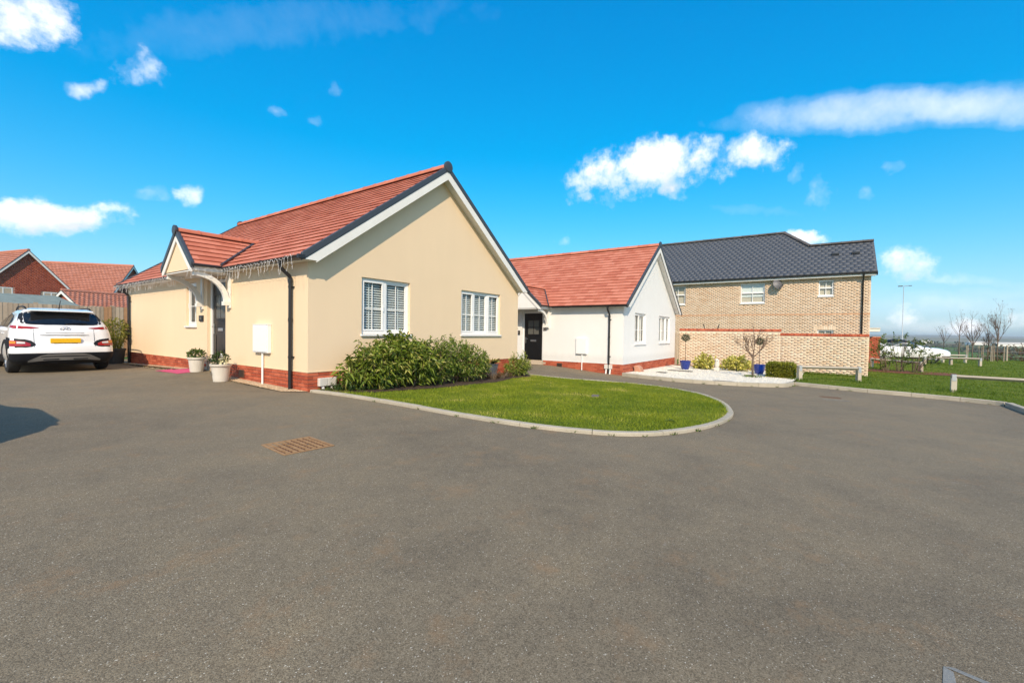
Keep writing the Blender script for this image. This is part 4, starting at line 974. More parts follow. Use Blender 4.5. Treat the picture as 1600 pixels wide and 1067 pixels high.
# ================================================================== LEFT: FENCE, SHED, HOUSES BEYOND
YF = 12.7
fence = empty('board_fence', (-9, YF, 0), label='weathered close board timber fence behind the white car', cat='fence')
x = -9.0; k = 0
fr2 = random.Random(3); bm_cache = {}
while x < 1.75:
    h = 1.80+fr2.uniform(-.012, .012); nb = x > -.15
    key = (round(h, 2),)
    if key not in bm_cache:
        mb = MB(); mb.hexa([(0, 0, .03), (.118, -.012, .03), (.118, .004, .03), (0, .012, .03)], [(0, 0, h), (.118, -.012, h), (.118, .004, h), (0, .012, h)]); bm_cache[key] = mb.mesh('fence_board')
    me = bm_cache[key] if not nb else bm_cache[key].copy()
    if not me.materials: me.materials.append(MT['timber'])
    if nb and fr2.random() < .6: me.materials[0] = MT['timber_new']
    o = put('fence_board', me, None, fence); o.location = (x+9, fr2.uniform(-.004, .004), 0); o.rotation_euler = (0, fr2.uniform(-.004, .004), 0); x += .104
for xx in np.arange(-9, 2, 1.83):
    mb = MB(); mb.box((xx+9, .03, 0), (xx+9.1, .13, 1.85)); mb.build('fence_post', MT['timber'], fence)
for zz in (.4, 1.0, 1.55): mb = MB(); mb.box((0, .014, zz), (10.7, .05, zz+.08)); mb.build('fence_rail', MT['timber'], fence)
# shed behind the fence: its felt roof shows above
sh = empty('garden_shed', (-4.6, 15.6, 0), label='garden shed with green mineral felt roof behind the fence', cat='shed')
xr = on_y(112, 470, 14.3).x; z_t = on_y(60, 461, 15.8).z; z_e = on_y(60, 476, 14.2).z
mb = MB(); mb.hexa([(-6+4.6-2, -1.4, z_e-.04), (xr+.25+4.6, -1.4, z_e-.04), (xr-.15+4.6, .2, z_t-.04), (-6+4.6-2, .2, z_t-.04)], [(-8+4.6, -1.4, z_e), (xr+.25+4.6, -1.4, z_e), (xr-.15+4.6, .2, z_t), (-8+4.6, .2, z_t)])
mb.hexa([(-8+4.6, 1.8, z_e-.04), (xr+.25+4.6, 1.8, z_e-.04), (xr-.15+4.6, .2, z_t-.05), (-8+4.6, .2, z_t-.05)], [(-8+4.6, 1.8, z_e), (xr+.25+4.6, 1.8, z_e), (xr-.15+4.6, .2, z_t-.01), (-8+4.6, .2, z_t-.01)]); mb.build('roof', MT['felt'], sh)
mb = MB(); mb.box((-3.2, -1.25, 0), (xr+.1+4.6, 1.65, z_e-.05)); mb.build('wall', MT['timber'], sh)

MT['roof_far'] = varied('far_red_roof', (.43, .165, .105), (.50, .21, .145), .8, 1.5, 'isl', 30, .3, (.40, .15, .09))
MT['brick_far'] = varied('far_red_brick', (.30, .062, .032), (.42, .105, .055), .85, 2.5, 'isl', 30, .4, (.24, .045, .025))
def far_house(name, loc, rz, w, ln, ez, pitch, label, wins=(), zbase=-1.0, fine=True):
    """ridge along local y; gable at y=0 facing -y; w = gable width"""
    r = empty(name, loc, rz, label=label, cat='house'); rzh = ez+w/2*math.tan(pitch)
    co = MB(); co.prism([(-w/2+.015, .015, zbase), (w/2-.015, .015, zbase), (w/2-.015, .015, ez), (0, .015, rzh-.08), (-w/2+.015, .015, ez)], (0, ln-.03, 0)); co.build('wall_core', MT['mortar'], r)
    V = []; ph, bl = .075, .225
    for c in range(int((rzh-zbase)/ph)):
        z = zbase+c*ph; hw_ = w/2 if z < ez else max(0, (rzh-.1-z)/math.tan(pitch)); u = -w/2-(bl/2 if c % 2 else 0)
        while u < w/2:
            a, b = max(u, -hw_), min(u+bl-.011, hw_); u += bl
            if b-a < .03 or any(q[0] < b and a < q[1] and q[2] < z+ph and z < q[3] for q in wins): continue
            V.append([(a, 0, z), (b, 0, z), (b, .03, z), (a, .03, z), (a, 0, z+ph-.011), (b, 0, z+ph-.011), (b, .03, z+ph-.011), (a, .03, z+ph-.011)])
        if z < ez-.05:
            for sx in (-1, 1):
                u = -(bl/2 if c % 2 else 0)
                while u < ln:
                    a, b = max(u, 0), min(u+bl-.011, ln); u += bl
                    if b-a < .03: continue
                    x0, x1 = sorted((sx*w/2, sx*(w/2-.03))); V.append([(x0, a, z), (x1, a, z), (x1, b, z), (x0, b, z), (x0, a, z+ph-.011), (x1, a, z+ph-.011), (x1, b, z+ph-.011), (x0, b, z+ph-.011)])
    V = np.array(V, np.float32); m = len(V); q = np.array([(0, 3, 2, 1), (4, 5, 6, 7), (0, 1, 5, 4), (1, 2, 6, 5), (2, 3, 7, 6), (3, 0, 4, 7)])
    np_mesh('brickwork', V.reshape(-1, 3), (q[None]+np.arange(m)[:, None, None]*8).reshape(-1, 4), MT['brick_far'], r, kind='stuff')
    for s in (-1, 1):
        TV = []; sl = (w/2+.35)/math.cos(pitch); gg = .30; n_ = int(sl/gg)+1
        rf = MB(); rf.hexa([(s*(w/2+.3), -.2, ez-.3*math.tan(pitch)-.03), (0, -.2, rzh-.03), (0, ln+.2, rzh-.03), (s*(w/2+.3), ln+.2, ez-.3*math.tan(pitch)-.03)], [(s*(w/2+.3), -.2, ez-.3*math.tan(pitch)), (0, -.2, rzh), (0, ln+.2, rzh), (s*(w/2+.3), ln+.2, ez-.3*math.tan(pitch))])
        ro = rf.build('roof', MT['deck'], r)
        for k in range(n_):
            v0, v1 = k*gg-.02, min((k+1)*gg+.03, sl); u = -.2-(.17 if k % 2 else 0)
            while u < ln+.2:
                a, b = max(u, -.2), min(u+.334, ln+.2); u += .335
                if b-a < .02: continue
                c = [(s*(w/2+.3-q*math.cos(pitch)+h*math.sin(pitch)), uu, ez-.3*math.tan(pitch)+q*math.sin(pitch)+h*math.cos(pitch)) for (uu, q, h) in ((a, v0, .055), (b, v0, .055), (b, v1, .018), (a, v1, .018))]
                lo = [(x, y, z-.018) for (x, y, z) in c]; TV.append(lo+c)
        TV = np.array(TV, np.float32); m = len(TV)
        np_mesh('roof_tiles', TV.reshape(-1, 3), (q[None]+np.arange(m)[:, None, None]*8).reshape(-1, 4), MT['roof_far'], ro, kind='stuff')
        for yv in (-.23, ln+.2):
            bb = MB(); bb.prism([(s*(w/2+.32), yv, ez-.32*math.tan(pitch)-.02), (0, yv, rzh-.02), (0, yv, rzh-.26), (s*(w/2+.32), yv, ez-.32*math.tan(pitch)-.24)], (0, .03, 0)); bb.build('bargeboard', MT['white_paint'], r)
            vv = MB(); vv.prism([(s*(w/2+.33), yv-.012, ez-.33*math.tan(pitch)+.05), (0, yv-.012, rzh+.05), (0, yv-.012, rzh-.03), (s*(w/2+.33), yv-.012, ez-.33*math.tan(pitch)-.03)], (0, .05, 0)); vv.build('verge_trim', MT['verge'], r)
        gt = MB(); gt.tube([(s*(w/2+.36), -.15, ez-.3*math.tan(pitch)-.03), (s*(w/2+.36), ln+.15, ez-.3*math.tan(pitch)-.03)], .06, 6); gt.build('gutter', MT['black'], r)
    rd = MB(); rd.tube([(0, -.22, rzh+.02), (0, ln+.22, rzh+.02)], .13, 8); rd.build('ridge', MT['roof_far'], r)
    for (a, b, c, d) in wins:
        fr = MB(); f = .07
        for (p, q2, s_, t) in ((a, b, d-f, d), (a, b, c, c+f), (a, a+f, c+f, d-f), (b-f, b, c+f, d-f), ((a+b)/2-.04, (a+b)/2+.04, c+f, d-f)): fr.box((p+.002, .0, s_), (q2-.002, .07, t))
        wn = fr.build('window', MT['upvc'], r); pn = MB(); pn.quad((a+f, .05, c+f), (b-f, .05, c+f), (b-f, .05, d-f), (a+f, .05, d-f)); pn.build('pane', MT['carglass_far'], wn)
    return r
vd = lambda px: ray(px, 508).to_2d().normalized()
def at_depth(px, depth):        # ground-plan point seen at photo column px, at that distance along the view axis
    d = ray(px, 508); return CAM+d*(depth/d.dot(fw))
# gable house on the far left
dp_ = 40.0; c = at_depth(44, dp_); ang = math.atan2(vd(44).y, vd(44).x)
s_ = FPX/dp_
ez1 = CAM.z+(508.5-455)/s_; rz1 = CAM.z+(508.5-392)/s_; w1 = 2*(96-43)/s_/math.cos(math.radians(20))
far_house('house', (c.x, c.y, 0), ang-PI/2+math.radians(22), w1, 9, ez1, math.atan((rz1-ez1)/(w1/2)), 'red brick gabled house at far left beyond the fence', wins=[(-w1*.33, -w1*.33+1.2, ez1-.75, ez1+.2), (w1*.16, w1*.16+1.1, ez1-.9, ez1+.0)])
# house whose long roof slope faces us
dp_ = 50.0; c = at_depth(206, dp_); s_ = FPX/dp_; ang = math.atan2(vd(206).y, vd(206).x)
rz2 = CAM.z+(512-417.5)/s_; ez2 = CAM.z+(512-462)/s_; w2 = 2*(rz2-ez2)/math.tan(math.radians(42))
far_house('house', (c.x, c.y, 0), ang-PI/2+math.radians(64), w2, (206-110)/s_/math.sin(math.radians(64))*1.02, ez2, math.radians(42), 'red roofed brick house between the fence and the cream bungalow')
dp_ = 36.0; c = at_depth(101, dp_); s_ = FPX/dp_; ang = math.atan2(vd(101).y, vd(101).x)
rz3 = CAM.z+(510-455)/s_; ez3 = CAM.z+(510-486)/s_; w3 = 2*(rz3-ez3)/math.tan(math.radians(36))
far_house('garage', (c.x, c.y, 0), ang-PI/2-math.radians(58), w3, 9.0, ez3, math.radians(36), 'low brick garage with red roof just above the fence')
# ================================================================== CARS
class CarShape:
    """body as stacked outlines: for each height rear x, front x, half width, corner radii"""
    def __init__(s, lv): s.lv = lv
    def par(s, z):
        L = s.lv
        if z <= L[0][0]: return L[0][1:]
        if z >= L[-1][0]: return L[-1][1:]
        for i in range(len(L)-1):
            if L[i][0] <= z <= L[i+1][0]:
                t = (z-L[i][0])/(L[i+1][0]-L[i][0]); return tuple(a+(b-a)*t for a, b in zip(L[i][1:], L[i+1][1:]))
    def outline(s, z, n=64):
        rx, fx, hw, rr, fr, bul = s.par(z); rr = min(rr, hw*.95); fr = min(fr, hw*.95); pts = []
        for k in range(13):
            y = (hw-rr)*k/12; pts.append((rx+bul*(y/hw)**2, y))
        bx_ = rx+bul*((hw-rr)/hw)**2
        for k in range(1, 9): a = PI/2*k/8; pts.append((bx_+rr*(1-math.cos(a)), hw-rr+rr*math.sin(a)))
        for k in range(1, 25): t = k/25; pts.append((bx_+rr+(fx-fr-bx_-rr)*t, hw))
        for k in range(0, 9): a = PI/2*k/8; pts.append((fx-fr+fr*math.sin(a), hw-fr+fr*math.cos(a)))
        for k in range(1, 8): pts.append((fx, (hw-fr)*(1-k/7)))
        return pts
    def at(s, sl, z, off=0.0):
        """point at arc length sl from the rear centre line (one side)"""
        P = s.outline(z); d = 0
        for (a, b) in zip(P, P[1:]):
            l = math.hypot(b[0]-a[0], b[1]-a[1])
            if d+l >= sl or b is P[-1]:
                t = (sl-d)/max(l, 1e-9); nx, ny = (b[1]-a[1])/max(l, 1e-9), -(b[0]-a[0])/max(l, 1e-9)
                return (a[0]+(b[0]-a[0])*t-nx*off, a[1]+(b[1]-a[1])*t-ny*off, z)
            d += l
    def side_s(s, x, z):
        P = s.outline(z); d = 0
        for (a, b) in zip(P, P[1:]):
            l = math.hypot(b[0]-a[0], b[1]-a[1])
            if a[0] <= x <= b[0] and abs(b[0]-a[0]) > 1e-6 and a[1] > .3: return d+l*(x-a[0])/(b[0]-a[0])
            d += l
        return d
def car_body(root, S, wheels, mat, zs, wr=.385):
    V = []; Fc = []; outs = []
    for z in zs:
        h = S.outline(z); ring = h+[(x, -y) for (x, y) in h[::-1]][1:-1]; outs.append([(x, y, z) for x, y in ring])
    n = len(outs[0])
    for o in outs: V += o
    for i in range(len(zs)-1):
        for k in range(n): Fc.append((i*n+k, i*n+(k+1) % n, (i+1)*n+(k+1) % n, (i+1)*n+k))
    Fc.append(tuple(range(n))[::-1]); Fc.append(tuple((len(zs)-1)*n+k for k in range(n)))
    me = bpy.data.meshes.new('body'); me.from_pydata(V, [], Fc); bm = bmesh.new(); bm.from_mesh(me); bmesh.ops.recalc_face_normals(bm, faces=bm.faces); bm.to_mesh(me); bm.free()
    o = put('body', me, mat, root); cut = []
    for (x, zc) in wheels:
        for sg in (-1, 1):
            c = MB(); c.lathe([(wr, -.30), (wr, .35)], 28, (x, sg*.83, zc), 'y'); co = put('cutter', c.mesh('cutter'), mat); cut.append(co)
            md = o.modifiers.new('c', 'BOOLEAN'); md.operation = 'DIFFERENCE'; md.object = co; md.solver = 'EXACT'
    bpy.context.view_layer.update(); dg = bpy.context.evaluated_depsgraph_get(); ev = o.evaluated_get(dg); nm = bpy.data.meshes.new_from_object(ev)
    o.modifiers.clear(); o.data = nm
    for c in cut: bpy.data.objects.remove(c)
    nm.polygons.foreach_set('use_smooth', [True]*len(nm.polygons)); nm.set_sharp_from_angle(angle=math.radians(32)); return o
def patch(root, S, name, mat, prof, off=.006, sides=(1, -1), nz=5, thick=True, **kw):
    """prof: list of (arc s, z low, z high) or (arc s, zlow, zhigh); conforming panel with turned-in rim"""
    objs = []
    for sg in sides:
        mb = MB(); m = len(prof); ring = []
        for (s_, a, b) in prof:
            for k in range(nz+1): p = S.at(s_, a+(b-a)*k/nz, off); mb.v.append((p[0], p[1]*sg, p[2]))
        for i in range(m-1):
            for k in range(nz): q = i*(nz+1)+k; mb.f.append((q, q+1, q+nz+2, q+nz+1))
        b0 = len(mb.v)
        for (s_, a, b) in prof:
            for k in range(nz+1): p = S.at(s_, a+(b-a)*k/nz, -.012); mb.v.append((p[0], p[1]*sg, p[2]))
        edge = [i*(nz+1) for i in range(m)]+[(m-1)*(nz+1)+k for k in range(1, nz+1)]+[i*(nz+1)+nz for i in range(m-2, -1, -1)]+[k for k in range(nz-1, 0, -1)]
        for p, q in zip(edge, edge[1:]+edge[:1]): mb.f.append((p, q, q+b0, p+b0))
        objs.append(mb.build(name, mat, root, smooth=True, auto=35, **kw))
    return objs
def lerp_prof(pts, n):
    out = []
    for i in range(n+1):
        t = i/n*(len(pts)-1); k = min(int(t), len(pts)-2); f = t-k; out.append(tuple(a+(b-a)*f for a, b in zip(pts[k], pts[k+1])))
    return out
def wheel(root, x, y, z, R_=.335, wd=.215, spokes=5, sg=1):
    """axis along y; outer face towards sg"""
    t = MB(); t.lathe([(R_*.66, -wd/2), (R_*.86, -wd/2), (R_*.96, -wd*.42), (R_, -wd*.28), (R_, wd*.28), (R_*.96, wd*.42), (R_*.86, wd/2), (R_*.66, wd/2)], 32, (0, 0, 0), 'y', cap=False)
    w_ = t.build('wheel', MT['tyre'], root, smooth=True, auto=30); w_.location = (x, y, z)
    r = MB(); r.lathe([(R_*.70, wd*.46), (R_*.64, wd*.46), (R_*.62, wd*.30), (R_*.60, -.02)], 28, (0, 0, 0), 'y', cap=False)
    for k in range(spokes):
        a = 2*PI*k/spokes+.3
        for da in (-.16, .16):
            c0, c1 = a+da*.5, a+da; r.add([(math.cos(c0-.10)*R_*.10, wd*.40, math.sin(c0-.10)*R_*.10), (math.cos(c0+.10)*R_*.10, wd*.40, math.sin(c0+.10)*R_*.10), (math.cos(c1+.07)*R_*.64, wd*.44, math.sin(c1+.07)*R_*.64), (math.cos(c1-.07)*R_*.64, wd*.44, math.sin(c1-.07)*R_*.64),
               (math.cos(c0-.10)*R_*.10, wd*.28, math.sin(c0-.10)*R_*.10), (math.cos(c0+.10)*R_*.10, wd*.28, math.sin(c0+.10)*R_*.10), (math.cos(c1+.07)*R_*.64, wd*.28, math.sin(c1+.07)*R_*.64), (math.cos(c1-.07)*R_*.64, wd*.28, math.sin(c1-.07)*R_*.64)], [(0, 1, 2, 3), (0, 4, 5, 1), (2, 6, 7, 3), (1, 5, 6, 2), (0, 3, 7, 4)])
    r.lathe([(R_*.13, wd*.30), (R_*.13, wd*.43), (R_*.05, wd*.45)], 14, (0, 0, 0), 'y')
    ro = r.build('rim', MT['alloy'], w_, smooth=True, auto=30)
    d = MB(); d.lathe([(R_*.62, -.03), (R_*.62, .0)], 24, (0, 0, 0), 'y'); d.build('brake_disc', MT['cladding'], w_)
    if sg < 0: w_.rotation_euler = (0, 0, PI)
    return w_
# ---- white compact SUV seen from behind
S = CarShape([(.20, .16, 4.02, .80, .22, .40, .10), (.30, .05, 4.12, .875, .22, .45, .10), (.46, .0, 4.165, .90, .22, .50, .10), (.62, .02, 4.165, .90, .24, .50, .12), (.72, .07, 4.15, .895, .26, .50, .13),
              (.86, .10, 4.10, .885, .28, .50, .14), (.98, .13, 3.95, .87, .30, .50, .15), (1.05, .165, 3.35, .85, .30, .50, .15), (1.12, .21, 3.02, .825, .28, .50, .15), (1.22, .30, 2.78, .775, .26, .45, .14),
              (1.34, .42, 2.50, .71, .24, .42, .13), (1.44, .50, 2.25, .65, .22, .40, .12), (1.49, .46, 2.05, .60, .20, .40, .10), (1.53, .60, 1.85, .53, .25, .40, .08), (1.555, .95, 1.6, .38, .25, .3, .04)])
A = on_g(12.5, 582.7); B = on_g(169, 576.8); fwd = Vector((0.0, 1.0)); mid = Vector(((A.x+B.x)/2, (A.y+B.y)/2))
o2 = mid-fwd*.62
suv = empty('parked_car', (o2.x, o2.y, 0), math.atan2(fwd.y, fwd.x), label='white compact SUV with yellow rear plate parked before the fence', cat='car')
zs = [.20, .25, .30, .38, .46, .54, .62, .67, .72, .79, .86, .92, .98, 1.02, 1.05, 1.085, 1.12, 1.17, 1.22, 1.28, 1.34, 1.39, 1.44, 1.465, 1.49, 1.51, 1.53, 1.545, 1.555]
car_body(suv, S, [(.80, .335), (3.40, .335)], MT['carwhite'], zs)
ssd = lambda x, z: S.side_s(x, z)
# dark lower cladding round the tail and along the sills
patch(suv, S, 'cladding', MT['cladding'], [(s_, .20, (.475 if s_ > .5 else .475+.0*s_)) for s_ in np.linspace(0, .98, 14)], .010, nz=6)
patch(suv, S, 'sill_cladding', MT['cladding'], [(ssd(x, .35), .205, .42) for x in np.linspace(1.24, 2.96, 12)], .008)
patch(suv, S, 'front_cladding', MT['cladding'], [(ssd(x, .4), .205, .50) for x in np.linspace(3.84, 3.95, 4)], .008)
for (xc) in (.80, 3.40):
    for sg in (1, -1):
        mb = MB(); n = 22; pr = []
        for k in range(n+1):
            a = -.12+(PI+.24)*k/n
            for rr_ in (.372, .455):
                x_, z_ = xc+math.cos(a)*rr_, .335+math.sin(a)*rr_; z_ = max(z_, .20); p = S.at(S.side_s(min(max(x_, .25), 3.92), z_), z_, .012); mb.v.append((p[0], p[1]*sg, p[2]))
        for k in range(n): mb.f.append((2*k, 2*k+1, 2*k+3, 2*k+2))
        b0 = len(mb.v)
        for (x_, y_, z_) in list(mb.v): mb.v.append((x_, y_-sg*.05, z_))
        for k in range(n): mb.f.append((2*k, 2*k+2, b0+2*k+2, b0+2*k)); mb.f.append((2*k+1, 2*k+3, b0+2*k+3, b0+2*k+1))
        mb.build('arch_cladding', MT['cladding'], suv, smooth=True, auto=40)
        wheel(suv, xc, sg*.775, .335, sg=sg)
# lamp pods low in the cladding
patch(suv, S, 'lamp_pod', MT['cladding'], [(.50, .665, .70), (.56, .63, .765), (.66, .615, .80), (.80, .61, .815), (.98, .60, .83), (1.10, .56, .84), (1.20, .46, .84)], .012)
for o in patch(suv, S, 'rear_lamp', MT['red_lens'], [(.575, .645, .70), (.66, .640, .745), (.80, .64, .765), (.925, .64, .775)], .020): pass
patch(suv, S, 'indicator', MT['amber'], [(.80, .70, .752), (.915, .70, .762)], .026)
patch(suv, S, 'reversing_lamp', MT['clearlens'], [(.66, .70, .735), (.785, .70, .75)], .026)
# slim upper tail lamps
patch(suv, S, 'tail_lamp', MT['red_lens'], [(.43, 1.065, 1.075), (.55, 1.045, 1.09), (.70, 1.04, 1.105), (.86, 1.045, 1.12), (.98, 1.07, 1.12)], .012)
# rear screen and its black surround, side glass
patch(suv, S, 'screen_surround', MT['cladding'], [(0, 1.135, 1.455), (.3, 1.135, 1.455), (.5, 1.14, 1.45), (.60, 1.15, 1.44), (.70, 1.17, 1.42), (.775, 1.24, 1.40)], .006, nz=8)
patch(suv, S, 'rear_screen', MT['carglass'], [(0, 1.155, 1.435), (.3, 1.155, 1.435), (.5, 1.16, 1.43), (.58, 1.17, 1.415), (.645, 1.20, 1.40)], .012, nz=8)
for (x0, x1, zt0, zt1) in ((.98, 1.55, 1.36, 1.43), (1.60, 2.30, 1.43, 1.41)):
    patch(suv, S, 'side_window', MT['carglass'], [(ssd(x, 1.2), 1.08+.0*x, zt0+(zt1-zt0)*t) for t, x in [(k/8, x0+(x1-x0)*k/8) for k in range(9)]], .006, nz=6)
patch(suv, S, 'quarter_trim', MT['cladding'], [(ssd(x, 1.2), 1.10+(1.02-x)*.35, 1.20+(x-.62)*.5) for x in np.linspace(.72, .96, 5)], .007, nz=4)
mb = MB()
for sg in (1, -1): pass
sp = MB(); sp.hexa([(.36, -.56, 1.465), (.36, .56, 1.465), (.72, .54, 1.50), (.72, -.54, 1.50)], [(.38, -.55, 1.49), (.38, .55, 1.49), (.74, .50, 1.54), (.74, -.50, 1.54)]); sp.build('spoiler', MT['carwhite'], suv, bevel=.012)
# tailgate details
patch(suv, S, 'skid_plate', MT['silver'], [(0, .30, .45), (.30, .30, .45), (.42, .29, .42), (.62, .26, .30)], .020, nz=4)
patch(suv, S, 'skid_groove', MT['cladding'], [(.0, .385, .405), (.34, .385, .405), (.42, .385, .395)], .024, nz=1)
patch(suv, S, 'skid_slot', MT['cladding'], [(.12, .315, .340), (.38, .312, .335)], .024, nz=1)
patch(suv, S, 'plate_recess', MT['silver'], [(0, .885, .905), (.30, .885, .905), (.42, .892, .90)], .010, nz=1)
patch(suv, S, 'chrome_strip', MT['silver'], [(0, .945, .955), (.33, .945, .955)], .008, nz=1)
pl = MB(); pc_ = S.at(0, .765, .012); pl.box((pc_[0]-.018, -.26, .71), (pc_[0]+.02, .26, .82)); o = pl.build('number_plate', MT['plate'], suv, bevel=.004, label='plain yellow rear number plate'); 
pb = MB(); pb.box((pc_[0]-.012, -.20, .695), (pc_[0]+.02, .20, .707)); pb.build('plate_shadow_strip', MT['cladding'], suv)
for sg in (1, -1):
    gl = MB(); g0 = [S.at(.52, z, .004) for z in (.62, .75, .9, 1.03)]; gl.tube([(p[0], p[1]*sg, p[2]) for p in g0], .004, 4); gl.build('tailgate_seam', MT['cladding'], suv)
em = MB(); c = S.at(0, 1.045, .014); nE = 28
ring = [(c[0]+.012*0, .085*math.cos(2*PI*k/nE), 1.05+.046*math.sin(2*PI*k/nE)) for k in range(nE+1)]; em.tube(ring, .0075, 6, cap=False)
for sg in (-1, 1): em.tube([(c[0], sg*.036-.014, 1.015), (c[0], sg*.036+.014, 1.085)], .007, 6)
em.tube([(c[0], -.036, 1.043), (c[0], 0, 1.05), (c[0], .036, 1.057)], .006, 6); em.build('emblem', MT['chrome'], suv, smooth=True)
wp = MB(); wp.tube([(S.at(0, 1.16, .02)[0], -.02, 1.165), (S.at(.2, 1.185, .03)[0], -.22, 1.185), (S.at(.42, 1.175, .03)[0], -.42, 1.178)], .009, 5); wp.build('rear_wiper', MT['cladding'], suv)
for sg in (1, -1):
    rr_ = MB(); rr_.tube([(.74, sg*.56, 1.50), (.82, sg*.57, 1.555), (1.1, sg*.575, 1.58), (1.7, sg*.575, 1.58), (1.95, sg*.565, 1.55), (2.05, sg*.56, 1.50)], .017, 6); rr_.build('roof_rail', MT['cladding'], suv, smooth=True)
    mi = MB(); mi.lathe([(.01, 0), (.075, .03), (.085, .10), (.06, .16), (.01, .18)], 10, (2.68, sg*.96-(.09 if sg > 0 else .09), 1.08), 'y'); mi.build('door_mirror', MT['carwhite'], suv, smooth=True)
    dh = MB(); q = S.at(ssd(1.35, .93), .93, .012); dh.box((1.27, sg*q[1]-.012, .92), (1.45, sg*q[1]+.012, .945)); dh.build('door_handle', MT['carwhite'], suv, bevel=.006)
an = MB(); an.tube([(.80, .0, 1.53), (.62, .0, 1.74)], [.012, .006], 6); an.lathe([(.03, 0), (.012, .03)], 10, (.80, 0, 1.53)); an.build('antenna', MT['cladding'], suv)

# ---- pale coupe parked beyond the verge, seen side-on
S2 = CarShape([(.20, .20, 4.05, .80, .30, .35, .10), (.32, .06, 4.20, .87, .35, .45, .12), (.50, .0, 4.27, .90, .40, .55, .14), (.68, .05, 4.24, .90, .42, .60, .14), (.80, .13, 4.10, .88, .45, .62, .15), (.90, .25, 3.75, .86, .45, .62, .15),
               (.97, .38, 3.15, .83, .45, .60, .15), (1.06, .55, 2.90, .78, .42, .55, .15), (1.20, .85, 2.58, .70, .40, .50, .14), (1.32, 1.12, 2.28, .62, .38, .45, .12), (1.41, 1.38, 2.02, .54, .32, .40, .1), (1.46, 1.6, 1.85, .35, .1, .12, .04)])
wc = on_g(1457.5, 569.5); cpe = empty('parked_car', (wc.x+.85, wc.y+3.38, wc.z+.11), math.radians(-90), label='white rounded coupe with dark roof parked past the shrub', cat='car')
zs2 = [.20, .26, .32, .41, .50, .59, .68, .74, .80, .85, .90, .935, .97, 1.01, 1.06, 1.13, 1.20]
car_body(cpe, S2, [(.78, .33), (3.38, .33)], MT['carwhite'], zs2, .37)
rt_ = MB(); 
zz = [1.195, 1.26, 1.32, 1.37, 1.41, 1.44, 1.46]; outs = [[(x, y, z) for x, y in (lambda h: h+[(a, -b) for a, b in h[::-1]][1:-1])(S2.outline(z))] for z in zz]; n = len(outs[0])
for o in outs: rt_.v += o
for i in range(len(zz)-1):
    for k in range(n): rt_.f.append((i*n+k, i*n+(k+1) % n, (i+1)*n+(k+1) % n, (i+1)*n+k))
rt_.f.append(tuple((len(zz)-1)*n+k for k in range(n))); rt_.build('roof', MT['cladding'], cpe, smooth=True, auto=40)
s2 = lambda x, z: S2.side_s(x, z)
patch(cpe, S2, 'side_window', MT['carglass_far'], [(s2(x, 1.1), .985, z) for (x, z) in ((1.0, 1.16), (1.25, 1.28), (1.5, 1.34), (1.7, 1.36))], .008, nz=6)
patch(cpe, S2, 'door_window', MT['carglass_far'], [(s2(x, 1.1), .985, z) for (x, z) in ((1.76, 1.36), (2.0, 1.33), (2.25, 1.25), (2.5, 1.13), (2.68, 1.03))], .008, nz=6)
patch(cpe, S2, 'windscreen', MT['carglass_far'], [(s2(2.75, 1.0)+.15+.09*k, 1.0, 1.26) for k in range(4)], .006, nz=6)
patch(cpe, S2, 'sill', MT['cladding'], [(s2(x, .3), .205, .30) for x in np.linspace(1.2, 2.95, 8)], .006)
patch(cpe, S2, 'headlamp', MT['clearlens'], [(s2(3.85, .72)+.05*k, .66, .76) for k in range(5)], .01)
patch(cpe, S2, 'front_bumper_grille', MT['cladding'], [(s2(3.78, .4)+.09*k, .24, .44) for k in range(7)], .008)
for xc in (.78, 3.38):
    for sg in (1, -1): wheel(cpe, xc, sg*.775, .33, .33, .205, 5, sg)
for sg in (1, -1): mi = MB(); mi.lathe([(.01, 0), (.07, .03), (.075, .12), (.01, .17)], 10, (2.55, sg*.93-.085, 1.02), 'y'); mi.build('door_mirror', MT['cladding'], cpe, smooth=True)

# ---- unseen dark car, added out of frame to cast the shadow at the left edge
MT['cargrey'] = M('dark_grey_car_paint', (.06, .065, .075), .25, coat=.7)
def copy_tree(o, parent=None):
    c = o.copy(); col.objects.link(c)
    if parent is not None: c.parent = parent
    for ch in list(o.children): copy_tree(ch, c)
    return c
dk_ = copy_tree(suv); dk_.location = (-5.42, -2.0, 0); dk_['label'] = 'unseen dark grey SUV added left of the frame to cast the shadow at left'
for ch in dk_.children:
    if ch.name.split('.')[0] == 'body': ch.material_slots[0].link = 'OBJECT'; ch.material_slots[0].material = MT['cargrey']

for ch in list(dk_.children):
    if ch.name.split('.')[0] in ('door_mirror', 'antenna', 'roof_rail'): bpy.data.objects.remove(ch)
# ================================================================== FITTINGS ON THE BUNGALOWS
def meter_box(root_loc, y0, y1, z0, z1, zg_, label):
    r = empty('meter_box', (root_loc[0], root_loc[1]+(y0+y1)/2, root_loc[2]+zg_), label=label, cat='meter box'); h = (y1-y0)/2; o = -zg_
    mb = MB(); mb.box((-.075, -h, z0+o), (-.001, h, z1+o)); b_ = mb.build('cabinet', MT['upvc'], r, bevel=.006)
    mb = MB(); mb.box((-.088, -h+.02, z0+o+.02), (-.0755, h-.02, z1+o-.02)); mb.build('cover', MT['upvc'], r, bevel=.005)
    mb = MB(); mb.box((-.082, -h-.008, z1+o), (-.001, h+.008, z1+o+.015)); mb.build('cap', MT['upvc'], r, bevel=.004)
    mb = MB(); mb.tube([(-.035, -.02, z0+o), (-.035, -.02, -.02)], .020, 10); mb.build('duct', MT['upvc'], r, smooth=True, auto=40)
